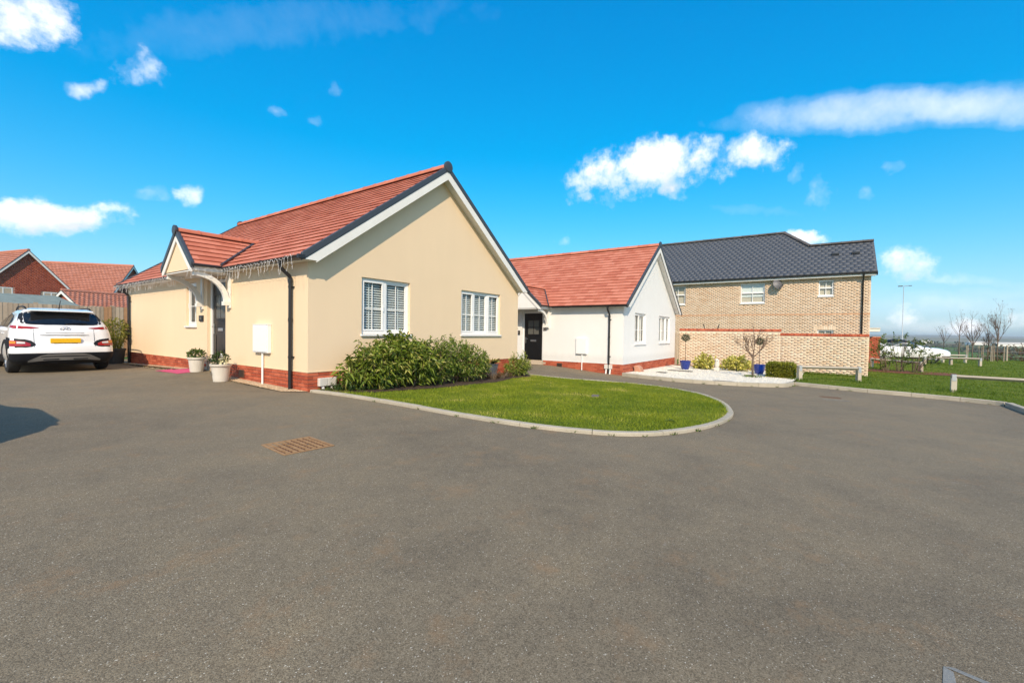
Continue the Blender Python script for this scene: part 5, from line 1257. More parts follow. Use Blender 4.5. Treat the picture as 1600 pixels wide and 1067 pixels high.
def twin_box(loc, P, u0, u1, z0, z1, zg_, label):
    r = empty('utility_box', loc, label=label, cat='utility box'); um = (u0+u1)/2; gp = MT['grey_white']
    for (a, b) in ((u0, um-.004), (um+.004, u1)):
        mb = MB(); bx(mb, P, a, b, -.085, -.006, z0, z1); mb.build('box', gp, r, bevel=.008)
        mb = MB(); c = (a+b)/2; p0, p1 = P(c, -.04, z0+.005), P(c+.02, -.055, zg_-.03); mb.tube([p0, p1], .030, 10); mb.build('pipe', MT['upvc'], r, smooth=True, auto=40)
def gas_box(loc, rz, label):
    r = empty('gas_meter_box', loc, rz, label=label, cat='gas meter box')
    mb = MB(); mb.prism([(-.0, 0, -.04), (-.0, 0, .30), (-.0, -.10, .33), (-.0, -.22, .26), (-.0, -.34, -.04)], (.36, 0, 0)); mb.build('cover', MT['terracotta'], r, bevel=.015)
    mb = MB(); mb.tube([(-.02, -.03, -.02), (-.02, -.03, .22), (-.06, -.03, .25), (-.10, -.01, .25)], .014, 8); mb.build('pipe', MT['black'], r, smooth=True)
def vent(loc, label):
    r = empty('air_vent', loc, label=label, cat='air vent'); mb = MB()
    mb.box((-.028, -.11, .0), (-.001, .11, .16)); mb.build('body', MT['vent_brown'], r, bevel=.004)
    for k in range(5): mb = MB(); mb.box((-.034, -.095, .02+k*.027), (-.0285, .095, .032+k*.027)); mb.build('louvre', MT['black'], r)
MT['vent_brown'] = M('brown_plastic', (.085, .045, .03), .6)
WL = (10.291, -2.009, -.29)
meter_box((0, 0, 0), 1.30, 1.90, .64, 1.19, .0, 'white meter cabinet on the cream wall beside the downpipe')
a, b = on_x(901, 529, 10.28), on_x(917.5, 553.5, 10.28); meter_box((10.291, 0, 0), b.y, a.y, b.z, a.z, g(10.25, -.9), 'white meter cabinet on the white bungalow wall')
vent((0, 2.53, .08), 'brown louvred air vent low on the cream wall'); c = on_x(874, 574, 10.28); vent((10.291, c.y, c.z-.0), 'brown louvred air vent low on the white bungalow')
a, b = on_y(497, 591, -.03), on_y(523.5, 601, -.03); twin_box((a.x, 0, -.02), lambda u, d, z: (u-a.x, d, z+.02), a.x, b.x, b.z, a.z, -.02, 'twin grey utility boxes low on the cream gable corner')
a2, b2 = on_x(956.5, 570, 10.25), on_x(944.5, 575, 10.25); twin_box((10.291, a2.y, -.33), lambda u, d, z: (d, u-a2.y, z+.33), a2.y, b2.y, b2.z-.02, a2.z, -.33, 'twin grey utility boxes low on the white bungalow')
c = on_y(545, 606, -.02); gas_box((on_y(533, 600, -.05).x, -.004, -.02), 0, 'pinkish sloped gas meter box beside the shrubs'); c = on_y(991, 580, -2.05); gas_box((c.x, -2.013, -.36), 0, 'pinkish sloped gas meter box on the white gable')
def plaque(loc, w_, h_, mat, label, name, cat):
    r = empty(name, loc, label=label, cat=cat); mb = MB(); mb.box((-.03, -w_/2, 0), (-.001, w_/2, h_)); mb.build('plate', mat, r, bevel=.005)
    mb = MB(); mb.box((-.036, -w_*.22, h_*.3), (-.0305, w_*.22, h_*.7)); mb.build('button', MT['iron'], r)
a, b = on_x(312.5, 493, 0), on_x(318.5, 502, 0); plaque((0, (a.y+b.y)/2, b.z), abs(a.y-b.y), a.z-b.z, MT['black'], 'small black plaque on the cream wall by the door', 'wall_plaque', 'plaque')
a, b = on_x(809.5, 516.5, 10.28), on_x(812.5, 523, 10.28); plaque((10.291, (a.y+b.y)/2, b.z), abs(a.y-b.y), a.z-b.z, MT['black'], 'black doorbell beside the white bungalow door', 'doorbell', 'doorbell')
a, b = on_x(849, 511.5, 10.28), on_x(853.5, 516.5, 10.28); plaque((10.291, (a.y+b.y)/2, b.z), abs(a.y-b.y), a.z-b.z, MT['chrome'], 'small steel plaque under the white canopy bracket', 'wall_plaque', 'plaque')

# ---- icicle light strings
def icicles(path, name, label, n, seed):
    rl = random.Random(seed); r = empty(name, path[0], label=label, cat='string lights'); o = Vector(path[0]); L = [Vector(p) for p in path]; tot = sum((b-a).length for a, b in zip(L, L[1:]))
    def at(s):
        for a, b in zip(L, L[1:]):
            l = (b-a).length
            if s <= l: return a.lerp(b, s/l)
            s -= l
        return L[-1].copy()
    cab = MB(); pts = []
    for i in range(n*3+1):
        p = at(tot*i/(n*3)); pts.append(p-o+Vector((rl.uniform(-.012, .0), rl.uniform(-.01, .01), -.02+.022*math.sin(i*1.9)+rl.uniform(-.015, .015))))
    cab.tube(pts, .003, 4); dr = MB(); bl = MB()
    for i in range(n):
        p = pts[i*3+1]; ln = rl.choice((.07, .10, .14, .18, .22)); q = p.copy(); seg = [q.copy()]; k = int(ln/.035)+1
        for j in range(k):
            q = q+Vector((rl.uniform(-.010, .006), rl.uniform(-.014, .014), -.035)); seg.append(q.copy())
            s_ = Vector((rl.uniform(-.01, .0), rl.choice((-1, 1))*.016, -.012)); bl.tube([q, q+s_], [.002, .0038], 4)
        dr.tube(seg, .0020, 4)
    cab.build('cable', MT['light_wire'], r); dr.build('drops', MT['light_wire'], r, kind='stuff'); bl.build('bulbs', MT['light_wire'], r, kind='stuff')
icicles([(-.312, 10.3, 2.36), (-.312, 7.5, 2.37), (-.312, 4.85, 2.37)], 'icicle_lights', 'unlit white icicle lights along the far eaves of the cream bungalow', 48, 4)
icicles([(-.80, 3.10, 2.36), (-.80, 2.98, 2.36), (-.45, 2.93, 2.37), (-.315, 2.75, 2.36), (-.312, 1.5, 2.36), (-.315, .3, 2.38), (-.33, -.12, 2.42)], 'icicle_lights', 'unlit white icicle lights from the porch to the near corner', 30, 9)

# ================================================================== POTS, MAT
def leafy(n, c, r, L, Wd, mat, parent, name='foliage', up=.4, droop=.15, shell=.3, zmin=None):
    P, d = blob_points(n, c, r, shell)
    if zmin is not None: P[:, 2] = np.maximum(P[:, 2], zmin+.01+nr.random(n)*.04)
    V, Fc = leaf_arrays(P, d+np.array([0, 0, up])+nr.normal(size=(n, 3))*.55, nr.uniform(.6, 1.15, n)*L, nr.uniform(.7, 1.2, n)*Wd, .2, droop); return np_mesh(name, V, Fc, mat, parent)
MT['leaf_mid'] = leafmat('mid_green_leaves', (.035, .075, .012), (.10, .16, .025), (.22, .26, .06))
MT['leaf_dark'] = leafmat('dark_green_leaves', (.020, .045, .012), (.05, .095, .02), (.10, .15, .03))
MT['leaf_laurel'] = leafmat('laurel_leaves', (.08, .135, .014), (.22, .28, .036), (.46, .42, .13), .34)
MT['leaf_laurel2'] = leafmat('laurel_leaves_dark', (.06, .11, .014), (.165, .235, .03), (.36, .35, .10), .36)
MT['leaf_bamboo'] = leafmat('bamboo_leaves', (.12, .15, .02), (.27, .27, .045), (.42, .36, .10))
MT['leaf_varieg'] = leafmat('variegated_leaves', (.26, .29, .03), (.66, .58, .13), (.78, .72, .34))
MT['leaf_box'] = leafmat('box_hedge_leaves', (.11, .14, .010), (.25, .26, .022), (.38, .34, .06))
MT['leaf_grassy'] = leafmat('yellow_grass_leaves', (.28, .26, .06), (.42, .38, .12), (.5, .42, .2))
MT['leaf_olive'] = leafmat('olive_leaves', (.035, .055, .025), (.075, .10, .05), (.12, .14, .08))
MT['flower'] = leafmat('cream_flowers', (.75, .70, .40), (.80, .76, .55), (.8, .8, .7))
MT['bronze'] = leafmat('bronze_leaves', (.08, .035, .02), (.15, .075, .03), (.16, .14, .05))
def tapered_pot(loc, h, r0, r1, mat, name, label, rim=.018):
    r = empty(name, loc, label=label, cat='planter')
    mb = MB(); mb.lathe([(r0, 0), (r0+(r1-r0)*.8, h*.86), (r1+rim*.6, h*.87), (r1+rim, h*.90), (r1+rim, h), (r1-.01, h), (r1-.02, h-.05)], 28, cap=False); mb.lathe([(r0, 0), (.001, .001)], 28, cap=False); mb.build('pot', mat, r, smooth=True, auto=35)
    so_ = MB(); so_.lathe([(r1-.015, h-.05), (.001, h-.04)], 24, cap=False); so_.build('soil', MT['soil'], r); return r
def stems(mb, n, base, r, h, lean, rad): 
    for k in range(n):
        a = rng.uniform(0, 2*PI); b = (base[0]+math.cos(a)*r*rng.random(), base[1]+math.sin(a)*r*rng.random(), base[2]); t = (b[0]+math.cos(a)*lean*rng.random(), b[1]+math.sin(a)*lean*rng.random(), base[2]+h*rng.uniform(.6, 1))
        mb.tube([b, ((b[0]+t[0])/2, (b[1]+t[1])/2, (b[2]+t[2])/2+.02), t], [rad, rad*.8, rad*.4], 5)
pl_ = on_g(307, 578.5); pR_ = on_g(345, 586)
X1 = -.26; y1_ = on_x(307, 577, X1).y; y2_ = on_x(345, 584, X1-.12).y
pA = tapered_pot((X1, y1_, g(X1, y1_)), .335, .125, .165, MT['planter'], 'planter', 'white tapered planter left of the pink mat')
leafy(260, (0, 0, .40), (.17, .17, .11), .07, .035, MT['leaf_mid'], pA); leafy(30, (-.06, .06, .42), (.12, .12, .08), .05, .04, MT['flower'], pA, 'flowers'); mb = MB(); stems(mb, 9, (0, 0, .29), .08, .2, .1, .005); mb.build('stems', MT['bark'], pA)
pB = tapered_pot((X1-.12, y2_, g(X1-.12, y2_)), .36, .135, .18, MT['planter'], 'planter', 'white tapered planter with shrubby plant in front of the door')
leafy(300, (0, .05, .47), (.17, .2, .13), .065, .03, MT['leaf_dark'], pB); leafy(40, (0, -.12, .42), (.08, .06, .06), .07, .05, MT['flower'], pB, 'flowers'); mb = MB(); stems(mb, 10, (0, 0, .31), .09, .3, .12, .005); mb.build('stems', MT['bark'], pB)
mb = MB(); mb.tube([(-.02, -.03, .30), (-.02, -.04, .52), (-.02, -.07, .57), (-.02, -.11, .56), (-.02, -.12, .50)], .012, 8); mb.build('white_hook', MT['upvc'], pB, smooth=True)
mb = MB(); nE = 16; mb.tube([(-.153+.0*k, .05+.045*math.cos(2*PI*k/nE), .17+.045*math.sin(2*PI*k/nE)) for k in range(nE+1)], .004, 4, cap=False); mb.box((-.156, .03, .155), (-.148, .07, .185)); mb.build('emblem', MT['iron'], pB)
mz = [on_g(279, 583), on_g(333, 579.5), on_g(333, 587), on_g(303, 588)]
mx0, my0 = -.62, 4.05
mt_ = MB(); n = 10
q00, q10, q11, q01 = Vector((-.66, 5.45)), Vector((-.16, 5.05)), Vector((-.24, 4.15)), Vector((-.62, 4.22))
for i in range(n):
    for j in range(n):
        vs = []
        for (a, b) in ((i, j), (i+1, j), (i+1, j+1), (i, j+1)):
            p = q00.lerp(q10, a/n).lerp(q01.lerp(q11, a/n), b/n); vs.append((p.x, p.y, g(p.x, p.y)+.014))
        mt_.quad(*vs)
mo = mt_.build('doormat', MT['pink'], None, label='bright pink mat lying before the cream bungalow door', cat='mat')
sm = mo.modifiers.new('s', 'SOLIDIFY'); sm.thickness = .010
bp = on_g(186, 567.5); bpo = tapered_pot((-.36, 10.02, g(-.36, 10.02)), .46, .20, .25, MT['black_pot'], 'bamboo_pot', 'tall yellow green bamboo in a dark pot by the far downpipe', .012)
mb = MB(); stems(mb, 34, (0, 0, .42), .16, 1.0, .30, .008); mb.build('canes', MT['cane'] if 'cane' in MT else MT['leaf_bamboo'], bpo); leafy(900, (0, 0, .98), (.33, .33, .40), .13, .02, MT['leaf_bamboo'], bpo, droop=.35, up=.1)
bq = empty('bamboo_plant', (-.75, 11.9, 0), label='bamboo clump between the white car and the fence', cat='plant'); mb = MB(); stems(mb, 20, (0, 0, 0), .2, 1.2, .25, .008); mb.build('canes', MT['leaf_bamboo'], bq); leafy(600, (0, 0, .95), (.35, .3, .45), .14, .022, MT['leaf_bamboo'], bq, droop=.35, up=.1)

# ================================================================== SHRUBS BY THE GABLE
def shrub(name, loc, blobs, label, mat, n, L, Wd, droop=.25, up=.25, nst=14, cat='shrub', shoots=0):
    r = empty(name, loc, label=label, cat=cat); mb = MB()
    for (c, rad) in blobs:
        for k in range(nst):
            a = rng.uniform(0, 2*PI); q = rng.random()**.5*.8; t = (c[0]+math.cos(a)*rad[0]*q, c[1]+math.sin(a)*rad[1]*q, c[2]+rad[2]*rng.uniform(.1, .8)); b = (c[0]*.75+math.cos(a)*.08, c[1]*.75+math.sin(a)*.08, 0)
            mb.tube([b, ((b[0]+t[0])/2+rng.uniform(-.03, .03), (b[1]+t[1])/2, t[2]*.55), t], [.011, .008, .003], 5)
    mb.build('branches', MT['bark'], r, kind='stuff'); VV = []; FF = []; k0 = 0; tot = sum(b[1][0]*b[1][1]*b[1][2] for b in blobs)
    for (c, rad) in blobs:
        m = int(n*rad[0]*rad[1]*rad[2]/tot); ns = max(8, m//11)
        C_, d_ = blob_points(ns, c, rad, .45); C_[:, 2] = np.maximum(C_[:, 2], .03); d_ = unit(d_+np.array([0, 0, .5]))
        # leaves in whorls along short shoots
        idx = np.repeat(np.arange(ns), 11); tt = np.tile(np.linspace(0, 1, 11), ns)[:, None]; base = C_[idx]+d_[idx]*(tt-.6)*L*1.9
        dirs = d_[idx]*(.25+.5*tt)+nr.normal(size=(len(idx), 3))*.75; dirs[:, 2] -= .15
        V, Fc = leaf_arrays(base, dirs, nr.uniform(.65, 1.2, len(idx))*L, nr.uniform(.75, 1.2, len(idx))*Wd, .22, droop); V[:, 2] = np.maximum(V[:, 2], .005)
        VV.append(V); FF.append(Fc+k0); k0 += len(V)
    if shoots:
        for k in range(shoots):
            c, rad = blobs[rng.randrange(len(blobs))]; a = rng.uniform(0, 2*PI); p = np.array([c[0]+math.cos(a)*rad[0]*.7*rng.random(), c[1]+math.sin(a)*rad[1]*.7*rng.random(), c[2]+rad[2]*.7]); d = unit(np.array([rng.uniform(-.6, .6), rng.uniform(-.6, .6), 1.0])); ln = rng.uniform(.12, .30); m = 16
            tt = np.linspace(.1, 1, m)[:, None]; base = p+d*tt*ln; dirs = d*.5+nr.normal(size=(m, 3))*.7; V, Fc = leaf_arrays(base, dirs, np.full(m, L*.85), np.full(m, Wd*.8), .22, droop); VV.append(V); FF.append(Fc+k0); k0 += len(V)
    np_mesh('foliage', np.concatenate(VV), np.concatenate(FF), mat, r); return r
shrub('shrub', (1.45, -.58, g(1.45, -.58)+.03), [((-.35, .05, .42), (.52, .42, .36)), ((.15, .1, .58), (.50, .42, .46)), ((.62, .0, .45), (.48, .45, .42)), ((-.72, .1, .30), (.32, .34, .24))], 'tall glossy leaved shrub under the two pane window of the cream gable', MT['leaf_laurel'], 5200, .15, .036, .35, nst=12, shoots=26)
shrub('shrub', (3.25, -.56, g(3.25, -.56)+.03), [((-.55, .0, .45), (.55, .45, .44)), ((.05, .08, .55), (.55, .42, .48)), ((.58, .02, .42), (.50, .42, .42)), ((.95, .05, .30), (.32, .34, .28))], 'broad dark leaved shrub between the two gable windows', MT['leaf_laurel2'], 6000, .095, .026, .22, nst=12, shoots=34)
shrub('low_shrub', (6.05, -.42, g(6.05, -.42)+.03), [((0, 0, .24), (.40, .30, .26)), ((.25, -.05, .28), (.26, .24, .26))], 'small yellow green shrub at the right end of the cream gable', MT['leaf_laurel'], 3200, .06, .026, .1, nst=6, shoots=14)
shrub('ground_cover', (.62, -.45, g(.62, -.45)+.03), [((0, 0, .05), (.45, .30, .09)), ((.45, -.18, .05), (.35, .25, .08)), ((-.28, .15, .04), (.2, .2, .07))], 'low weedy ground cover at the cream gable corner', MT['leaf_dark'], 1400, .05, .02, .1, nst=4, cat='plant')
shrub('dry_plants', (4.75, -.55, g(4.75, -.55)+.03), [((0, 0, .12), (.35, .22, .16)), ((.55, .02, .08), (.3, .2, .12))], 'dry brownish stems at the foot of the grey planter', MT['bronze'], 700, .05, .015, .1, nst=14, cat='plant')
gp_ = on_g(771, 590); gpr = empty('planter', (4.98, -.30, g(4.98, -.30)+.03), label='square slate grey planter with yellow grassy plant by the gable', cat='planter')
mb = MB(); mb.hexa([(-.12, -.12, 0), (.12, -.12, 0), (.12, .12, 0), (-.12, .12, 0)], [(-.155, -.155, .34), (.155, -.155, .34), (.155, .155, .34), (-.155, .155, .34)]); mb.build('pot', MT['grey_pot'], gpr, bevel=.008)
mb = MB(); mb.box((-.165, -.165, .341), (.165, .165, .365)); mb.build('rim', MT['grey_pot'], gpr); 
m = 90; a = nr.uniform(0, 2*PI, m); Pp_ = np.stack([.06*np.cos(a), .06*np.sin(a), np.full(m, .36)], 1); dd = np.stack([np.cos(a)*.7, np.sin(a)*.7, nr.uniform(.5, 1.2, m)], 1); V, Fc = leaf_arrays(Pp_, dd, nr.uniform(.2, .36, m), .014, .1, .35); np_mesh('foliage', V, Fc, MT['leaf_grassy'], gpr)

# ================================================================== COVERS AND MARKS
cc = [on_g(400, 696), on_g(478, 683.5), on_g(525, 695.5), on_g(455, 710)]; cen = sum((Vector((p.x, p.y, 0)) for p in cc), Vector())/4; ang = math.atan2(cc[1].y-cc[0].y, cc[1].x-cc[0].x)
zc_ = g(cen.x, cen.y); mh = empty('manhole_cover', (cen.x, cen.y, zc_-.003), -.09, label='rusty square manhole cover set in the asphalt', cat='manhole cover'); hx = (cc[1]-cc[0]).to_2d().length/2*1.0; hy = .262
mb = MB(); mb.box((-hx, -hy, -.03), (hx, hy, .004)); mb.build('plate', MT['rust_dark'], mh)
fr = MB(); f = .022
for (a, b, c, d) in ((-hx, hx, -hy, -hy+f), (-hx, hx, hy-f, hy), (-hx, -hx+f, -hy+f, hy-f), (hx-f, hx, -hy+f, hy-f)): fr.box((a, c, .0045), (b, d, .010))
fr.build('frame', MT['rust'], mh); npx, npy = 7, 8
for i in range(npx):
    for j in range(npy):
        sx_, sy_ = (2*hx-2*f-.012)/npx, (2*hy-2*f-.012)/npy; x0 = -hx+f+.006+i*sx_; y0 = -hy+f+.006+j*sy_
        mb = MB(); mb.box((x0+.011, y0+.011, .0045), (x0+sx_-.011, y0+sy_-.011, .0105)); mb.build('raised_stud', MT['rust'], mh)
for (a, b) in ((-.06, .08), (.07, -.06)): mb = MB(); mb.box((a-.014, b-.010, .0106), (a+.014, b+.010, .0122)); mb.build('keyhole', MT['black'], mh)
def cover(loc, sx_, sy_, mat, label, ang=0):
    r = empty('drain_cover', loc, ang, label=label, cat='drain cover'); mb = MB(); mb.box((-sx_, -sy_, -.02), (sx_, sy_, .012)); mb.build('plate', mat, r, bevel=.003)
    mb = MB(); mb.box((-sx_*.8, -sy_*.8, .0125), (sx_*.8, sy_*.8, .018)); mb.build('lid', mat, r)
c = on_g(930, 622); cover((c.x, c.y, c.z+.045), (.10), .07, MT['iron'], 'grey drain cover sunk in the front lawn', .3)
for (px_, py_, s1, s2, lb) in ((1034, 582, .16, .16, 'small grey drain cover on the gravel near the white gable'), (1062, 579.5, .45, .16, 'long grey drain cover on the gravel before the left blue pot'), (1130, 596, .30, .08, 'narrow slotted drain cover near the gravel kerb')):
    c = on_g(px_, py_, .09); cover((c.x, c.y, g(c.x, c.y)+.092), s2, s1, MT['iron'], lb)
c = on_g(1297, 621); cover((c.x, c.y, c.z-.008), .13, .22, MT['iron_brown'], 'iron drain cover in the asphalt by the verge kerb')
mk = MB(); 
def strip(a, b, wd):
    d = (b-a).normalized(); n_ = Vector((-d.y, d.x))*wd; q = [a, b, b+n_, a+n_]; mk.quad(*[(p.x, p.y, g(p.x, p.y)+.005) for p in q])
m0 = on_g(1474, 1041).to_2d(); m1 = on_g(1490, 1043).to_2d(); dirx = (on_g(1545, 1066).to_2d()-m1).normalized(); diry = (on_g(1473, 1066).to_2d()-m0).normalized()
mk.quad(*[(p.x, p.y, g(p.x, p.y)+.002) for p in (m0, m1, m1+dirx*.55, m1+dirx*.55+diry*.035)]); mk.quad(*[(p.x, p.y, g(p.x, p.y)+.002) for p in (m0, m0+diry*.5, m0+diry*.5+dirx*.075, m1+diry*.03)])
mk.build('road_marking', MT['marking'], None, label='worn pale paint mark on the asphalt at bottom right', cat='road marking')
wf = on_g(1306, 625.5); mk2 = MB(); mk2.box((wf.x-.02, wf.y-.25, wf.z+.004), (wf.x+.03, wf.y+.25, wf.z+.008)); mk2.build('road_marking', MT['marking'], None, label='short white line on the asphalt near the verge kerb', cat='road marking')
# rosette weed in the lawn
dn = empty('weed', (1.89, -5.86, g(1.89, -5.86)+.03), label='pale rosette weed near the tip of the lawn', cat='plant'); m = 15; a = np.linspace(0, 2*PI, m)+nr.normal(size=m)*.2
V, Fc = leaf_arrays(np.zeros((m, 3))+[0, 0, .01], np.stack([np.cos(a), np.sin(a), nr.uniform(.15, .5, m)], 1), nr.uniform(.06, .11, m), .02, .2, .1); np_mesh('leaves', V, Fc, MT['leaf_mid'], dn)

# ================================================================== KNEE RAILS
def knee_rail(pts, label, h=.46):
    r = empty('knee_rail', (pts[0][0], pts[0][1], gfar(*pts[0])+.05), label=label, cat='rail fence', group='timber knee rails on the verge'); o = Vector(r.location); d = Vector((pts[-1][0]-pts[0][0], pts[-1][1]-pts[0][1])).normalized(); nrm = Vector((-d.y, d.x)); top = []
    for (x, y) in pts:
        z = gfar(x, y)+.05; mb = MB(); c = [(x+d.x*a+nrm.x*b-o.x, y+d.y*a+nrm.y*b-o.y) for a, b in ((-.06, -.06), (.06, -.06), (.06, .06), (-.06, .06))]
        mb.hexa([(p[0], p[1], z-o.z-.1) for p in c], [(p[0], p[1], z-o.z+h-.05) for p in c]); mb.build('post', MT['timber_top'], r, bevel=.006)
        st_ = MB(); c2 = [(x+d.x*a+nrm.x*b-o.x, y+d.y*a+nrm.y*b-o.y) for a, b in ((-.045, -.068), (.045, -.068), (.045, .068), (-.045, .068))]
        st_.hexa([(p[0], p[1], z-o.z+h-.13) for p in c2], [(p[0], p[1], z-o.z+h+.050) for p in c2]); st_.build('strap', MT['galv'], r); top.append(Vector((x, y, z+h)))
    mb = MB(); a, b = top[0]-Vector((d.x, d.y, 0))*.06-o, top[-1]+Vector((d.x, d.y, 0))*.06-o; n3 = Vector((nrm.x, nrm.y, 0)); u3 = Vector((0, 0, 1)); w_ = .062
    mb.hexa([a-u3*.052, b-u3*.052, b-n3*w_, a-n3*w_], [a+n3*w_, b+n3*w_, b+u3*.044, a+u3*.044]) if False else mb.prism([a-u3*.06, a-n3*w_, a+u3*.046, a+n3*w_], b-a)
    mb.build('rail', MT['timber_top'], r)
def gp2(px, py): p = on_g(px, py, .05); return (p.x, p.y)
knee_rail([gp2(1249, 594.5), gp2(1341, 597)], 'timber knee rail in front of the buff garden wall')
knee_rail([gp2(1362, 575), gp2(1438.5, 583)], 'timber knee rail below the flowering shrub')
knee_rail([gp2(1444.5, 570.5), gp2(1485.5, 571.5), gp2(1531, 573)], 'timber knee rail on three posts beside the white coupe')
d1 = Vector(gp2(1489.5, 613)); d2_ = Vector(gp2(1600, 621)); dirr = (d2_-d1).normalized(); knee_rail([tuple(d1), tuple(d1+dirr*3.2), tuple(d1+dirr*6.4)], 'timber knee rail nearest the camera at the right edge')
knee_rail([gp2(1443, 566), gp2(1473, 566.5), gp2(1508, 567)], 'dark timber knee rail farthest away behind the coupe', .50)

# ================================================================== GRAVEL BED PLANTING
def lollipop(px, py, ball, label):
    p = on_g(px, py, .09); r = empty('potted_tree', (p.x, p.y, g(p.x, p.y)+.09), label=label, cat='potted tree'); mb = MB()
    mb.lathe([(.13, 0), (.17, .10), (.205, .28), (.215, .33), (.225, .335), (.225, .36), (.195, .36), (.19, .32)], 26, cap=False); mb.build('pot', MT['blue_pot'], r, smooth=True, auto=40)
    so_ = MB(); so_.lathe([(.192, .33), (.001, .34)], 20, cap=False); so_.build('soil', MT['soil'], r)
    dpt = (Vector((p.x, p.y, 0))-Vector((CAM.x, CAM.y, 0))).length; zb = CAM.z-(ball[1]-(528 if False else 524.5))*((p-CAM).dot(fw))/FPX-(g(p.x, p.y)+.09); rb = ball[2]*((p-CAM).dot(fw))/FPX
    mb = MB(); mb.tube([(0, 0, .33), (.012, .01, .6), (-.008, 0, zb)], [.014, .012, .010], 7); mb.build('stem', MT['twig'], r, smooth=True)
    leafy(700, (0, 0, zb), (rb, rb, rb*.85), .055, .018, MT['leaf_olive'], r, 'crown', up=.1, droop=.05, shell=.35)
lollipop(1070.5, 577, (1070.5, 529.5, 6.3), 'left blue glazed pot with a small ball-headed tree')
lollipop(1186, 584, (1188, 533.5, 6.0), 'right blue glazed pot with ball-headed tree behind the bare tree')
def vs(px, py, w_, label):
    p = on_g(px, py, .09); s_ = (p-CAM).dot(fw)/FPX; W_ = w_*s_; shrub('variegated_shrub', (p.x+.35, p.y, g(p.x+.35, p.y)+.10), [((0, -.25*W_, .22), (.35, W_*.32, .26)), ((0, .22*W_, .22), (.33, W_*.3, .24)), ((0, 0, .34), (.3, W_*.24, .26))], label, MT['leaf_varieg'], 1300, .12, .062, .1, nst=8, shoots=4)
vs(1097, 577, 30, 'yellow variegated shrub left of the stone ornament'); vs(1147, 580, 37, 'yellow variegated shrub right of the stone ornament')
p = on_g(1120, 579, .09); orn = empty('garden_ornament', (p.x, p.y, g(p.x, p.y)+.09), label='small pale stone garden ornament between the variegated shrubs', cat='ornament')
mb = MB(); mb.box((-.10, -.10, 0), (.10, .10, .12)); mb.build('plinth', MT['planter'], orn, bevel=.01)
mb = MB(); mb.lathe([(.06, .12), (.085, .18), (.09, .26), (.075, .33), (.08, .37), (.072, .43), (.03, .47), (.001, .475)], 16, cap=False); mb.build('figure', MT['planter'], orn, smooth=True)
mb = MB(); [mb.lathe([(.016, 0), (.001, .006)], 8, (-.078, s_*.028, .39), 'x', cap=False) for s_ in (-1, 1)]; mb.build('eyes', MT['iron'], orn)
def branch(mb, p, d, ln, rad, depth, tips, spread=.55, up=.25, nb=(2, 4)):
    m = 4; pts = [p]; q = p.copy(); dd = d.copy()
    for k in range(m): dd = (dd+Vector((rng.uniform(-1, 1), rng.uniform(-1, 1), rng.uniform(-.5, 1)))*.13).normalized(); q = q+dd*ln/m; pts.append(q.copy())
    mb.tube(pts, [rad*(1-.45*k/m) for k in range(m+1)], 5 if rad < .012 else 7)
    if depth == 0: tips.append((q, dd)); return
    for k in range(rng.randint(*nb)):
        i = rng.randint(1, m); nd = (dd+Vector((rng.uniform(-1, 1), rng.uniform(-1, 1), rng.uniform(-.3, .8)))*spread+Vector((0, 0, up))).normalized(); branch(mb, pts[i], nd, ln*rng.uniform(.55, .8), rad*.55, depth-1, tips, spread, up, nb)
def bare_tree(name, loc, h, rad, label, depth=4, leaves=0, lm=None, clear=.4, stake=None, nb=(2, 4), spread=.6, lsz=.05, fan=.6):
    r = empty(name, loc, label=label, cat='tree'); tips = []; tr = MB(); tr.tube([(0, 0, -.05), (.01*h, .01, h*clear*.5), (0, 0, h*clear)], [rad, rad*.85, rad*.75], 8); tr.build('trunk', MT['bark'], r, smooth=True)
    mb = MB()
    for k in range(5): a = 2*PI*k/5+rng.random(); branch(mb, Vector((0, 0, h*clear*rng.uniform(.85, 1))), Vector((math.cos(a)*fan, math.sin(a)*fan, 1)).normalized(), h*(1-clear)*(.42 if fan < .8 else .62), rad*.42, depth-1, tips, spread, .25, nb)
    branch(mb, Vector((0, 0, h*clear)), Vector((0, 0, 1)), h*(1-clear)*.55, rad*.6, depth-1, tips, spread, .3, nb)
    cr = mb.build('crown', MT['twig'], r)
    if leaves:
        T = np.array([t[0][:] for t in tips]); k = nr.integers(0, len(T), leaves); V, Fc = leaf_arrays(T[k]+nr.normal(size=(leaves, 3))*.06, nr.normal(size=(leaves, 3)), nr.uniform(.6, 1.2, leaves)*lsz, lsz*.6, .2, .1); np_mesh('leaves', V, Fc, lm, cr)
    if stake:
        for (sx_, sy_) in stake: mb = MB(); mb.tube([(sx_, sy_, -.05), (sx_, sy_, 1.15)], .03, 7); mb.build('stake', MT['timber'], r)
        mb = MB(); mb.tube([(stake[0][0], stake[0][1], .95), (0, 0, .97), (stake[-1][0], stake[-1][1], .95)], .016, 5); mb.build('tie', MT['black'], r)
    return r
p = on_g(1176, 589, .09); bt = bare_tree('bare_tree', (p.x, p.y, g(p.x, p.y)+.09), 1.5, .038, 'young bare multi-stemmed tree standing in the white gravel', 5, 0, None, .50, nb=(2, 4), spread=.6, fan=1.0)
bs = empty('bulb_shoots', (p.x, p.y, g(p.x, p.y)+.09), label='ring of green shoots round the bare tree in the gravel', cat='plant'); m = 160; a = nr.uniform(0, 2*PI, m); rr_ = nr.uniform(.05, .33, m); V, Fc = leaf_arrays(np.stack([rr_*np.cos(a), rr_*np.sin(a), 0*a], 1), np.stack([nr.normal(size=m)*.3, nr.normal(size=m)*.3, np.ones(m)], 1), nr.uniform(.05, .11, m), .018, .1, .1); np_mesh('leaves', V, Fc, MT['leaf_mid'], bs)
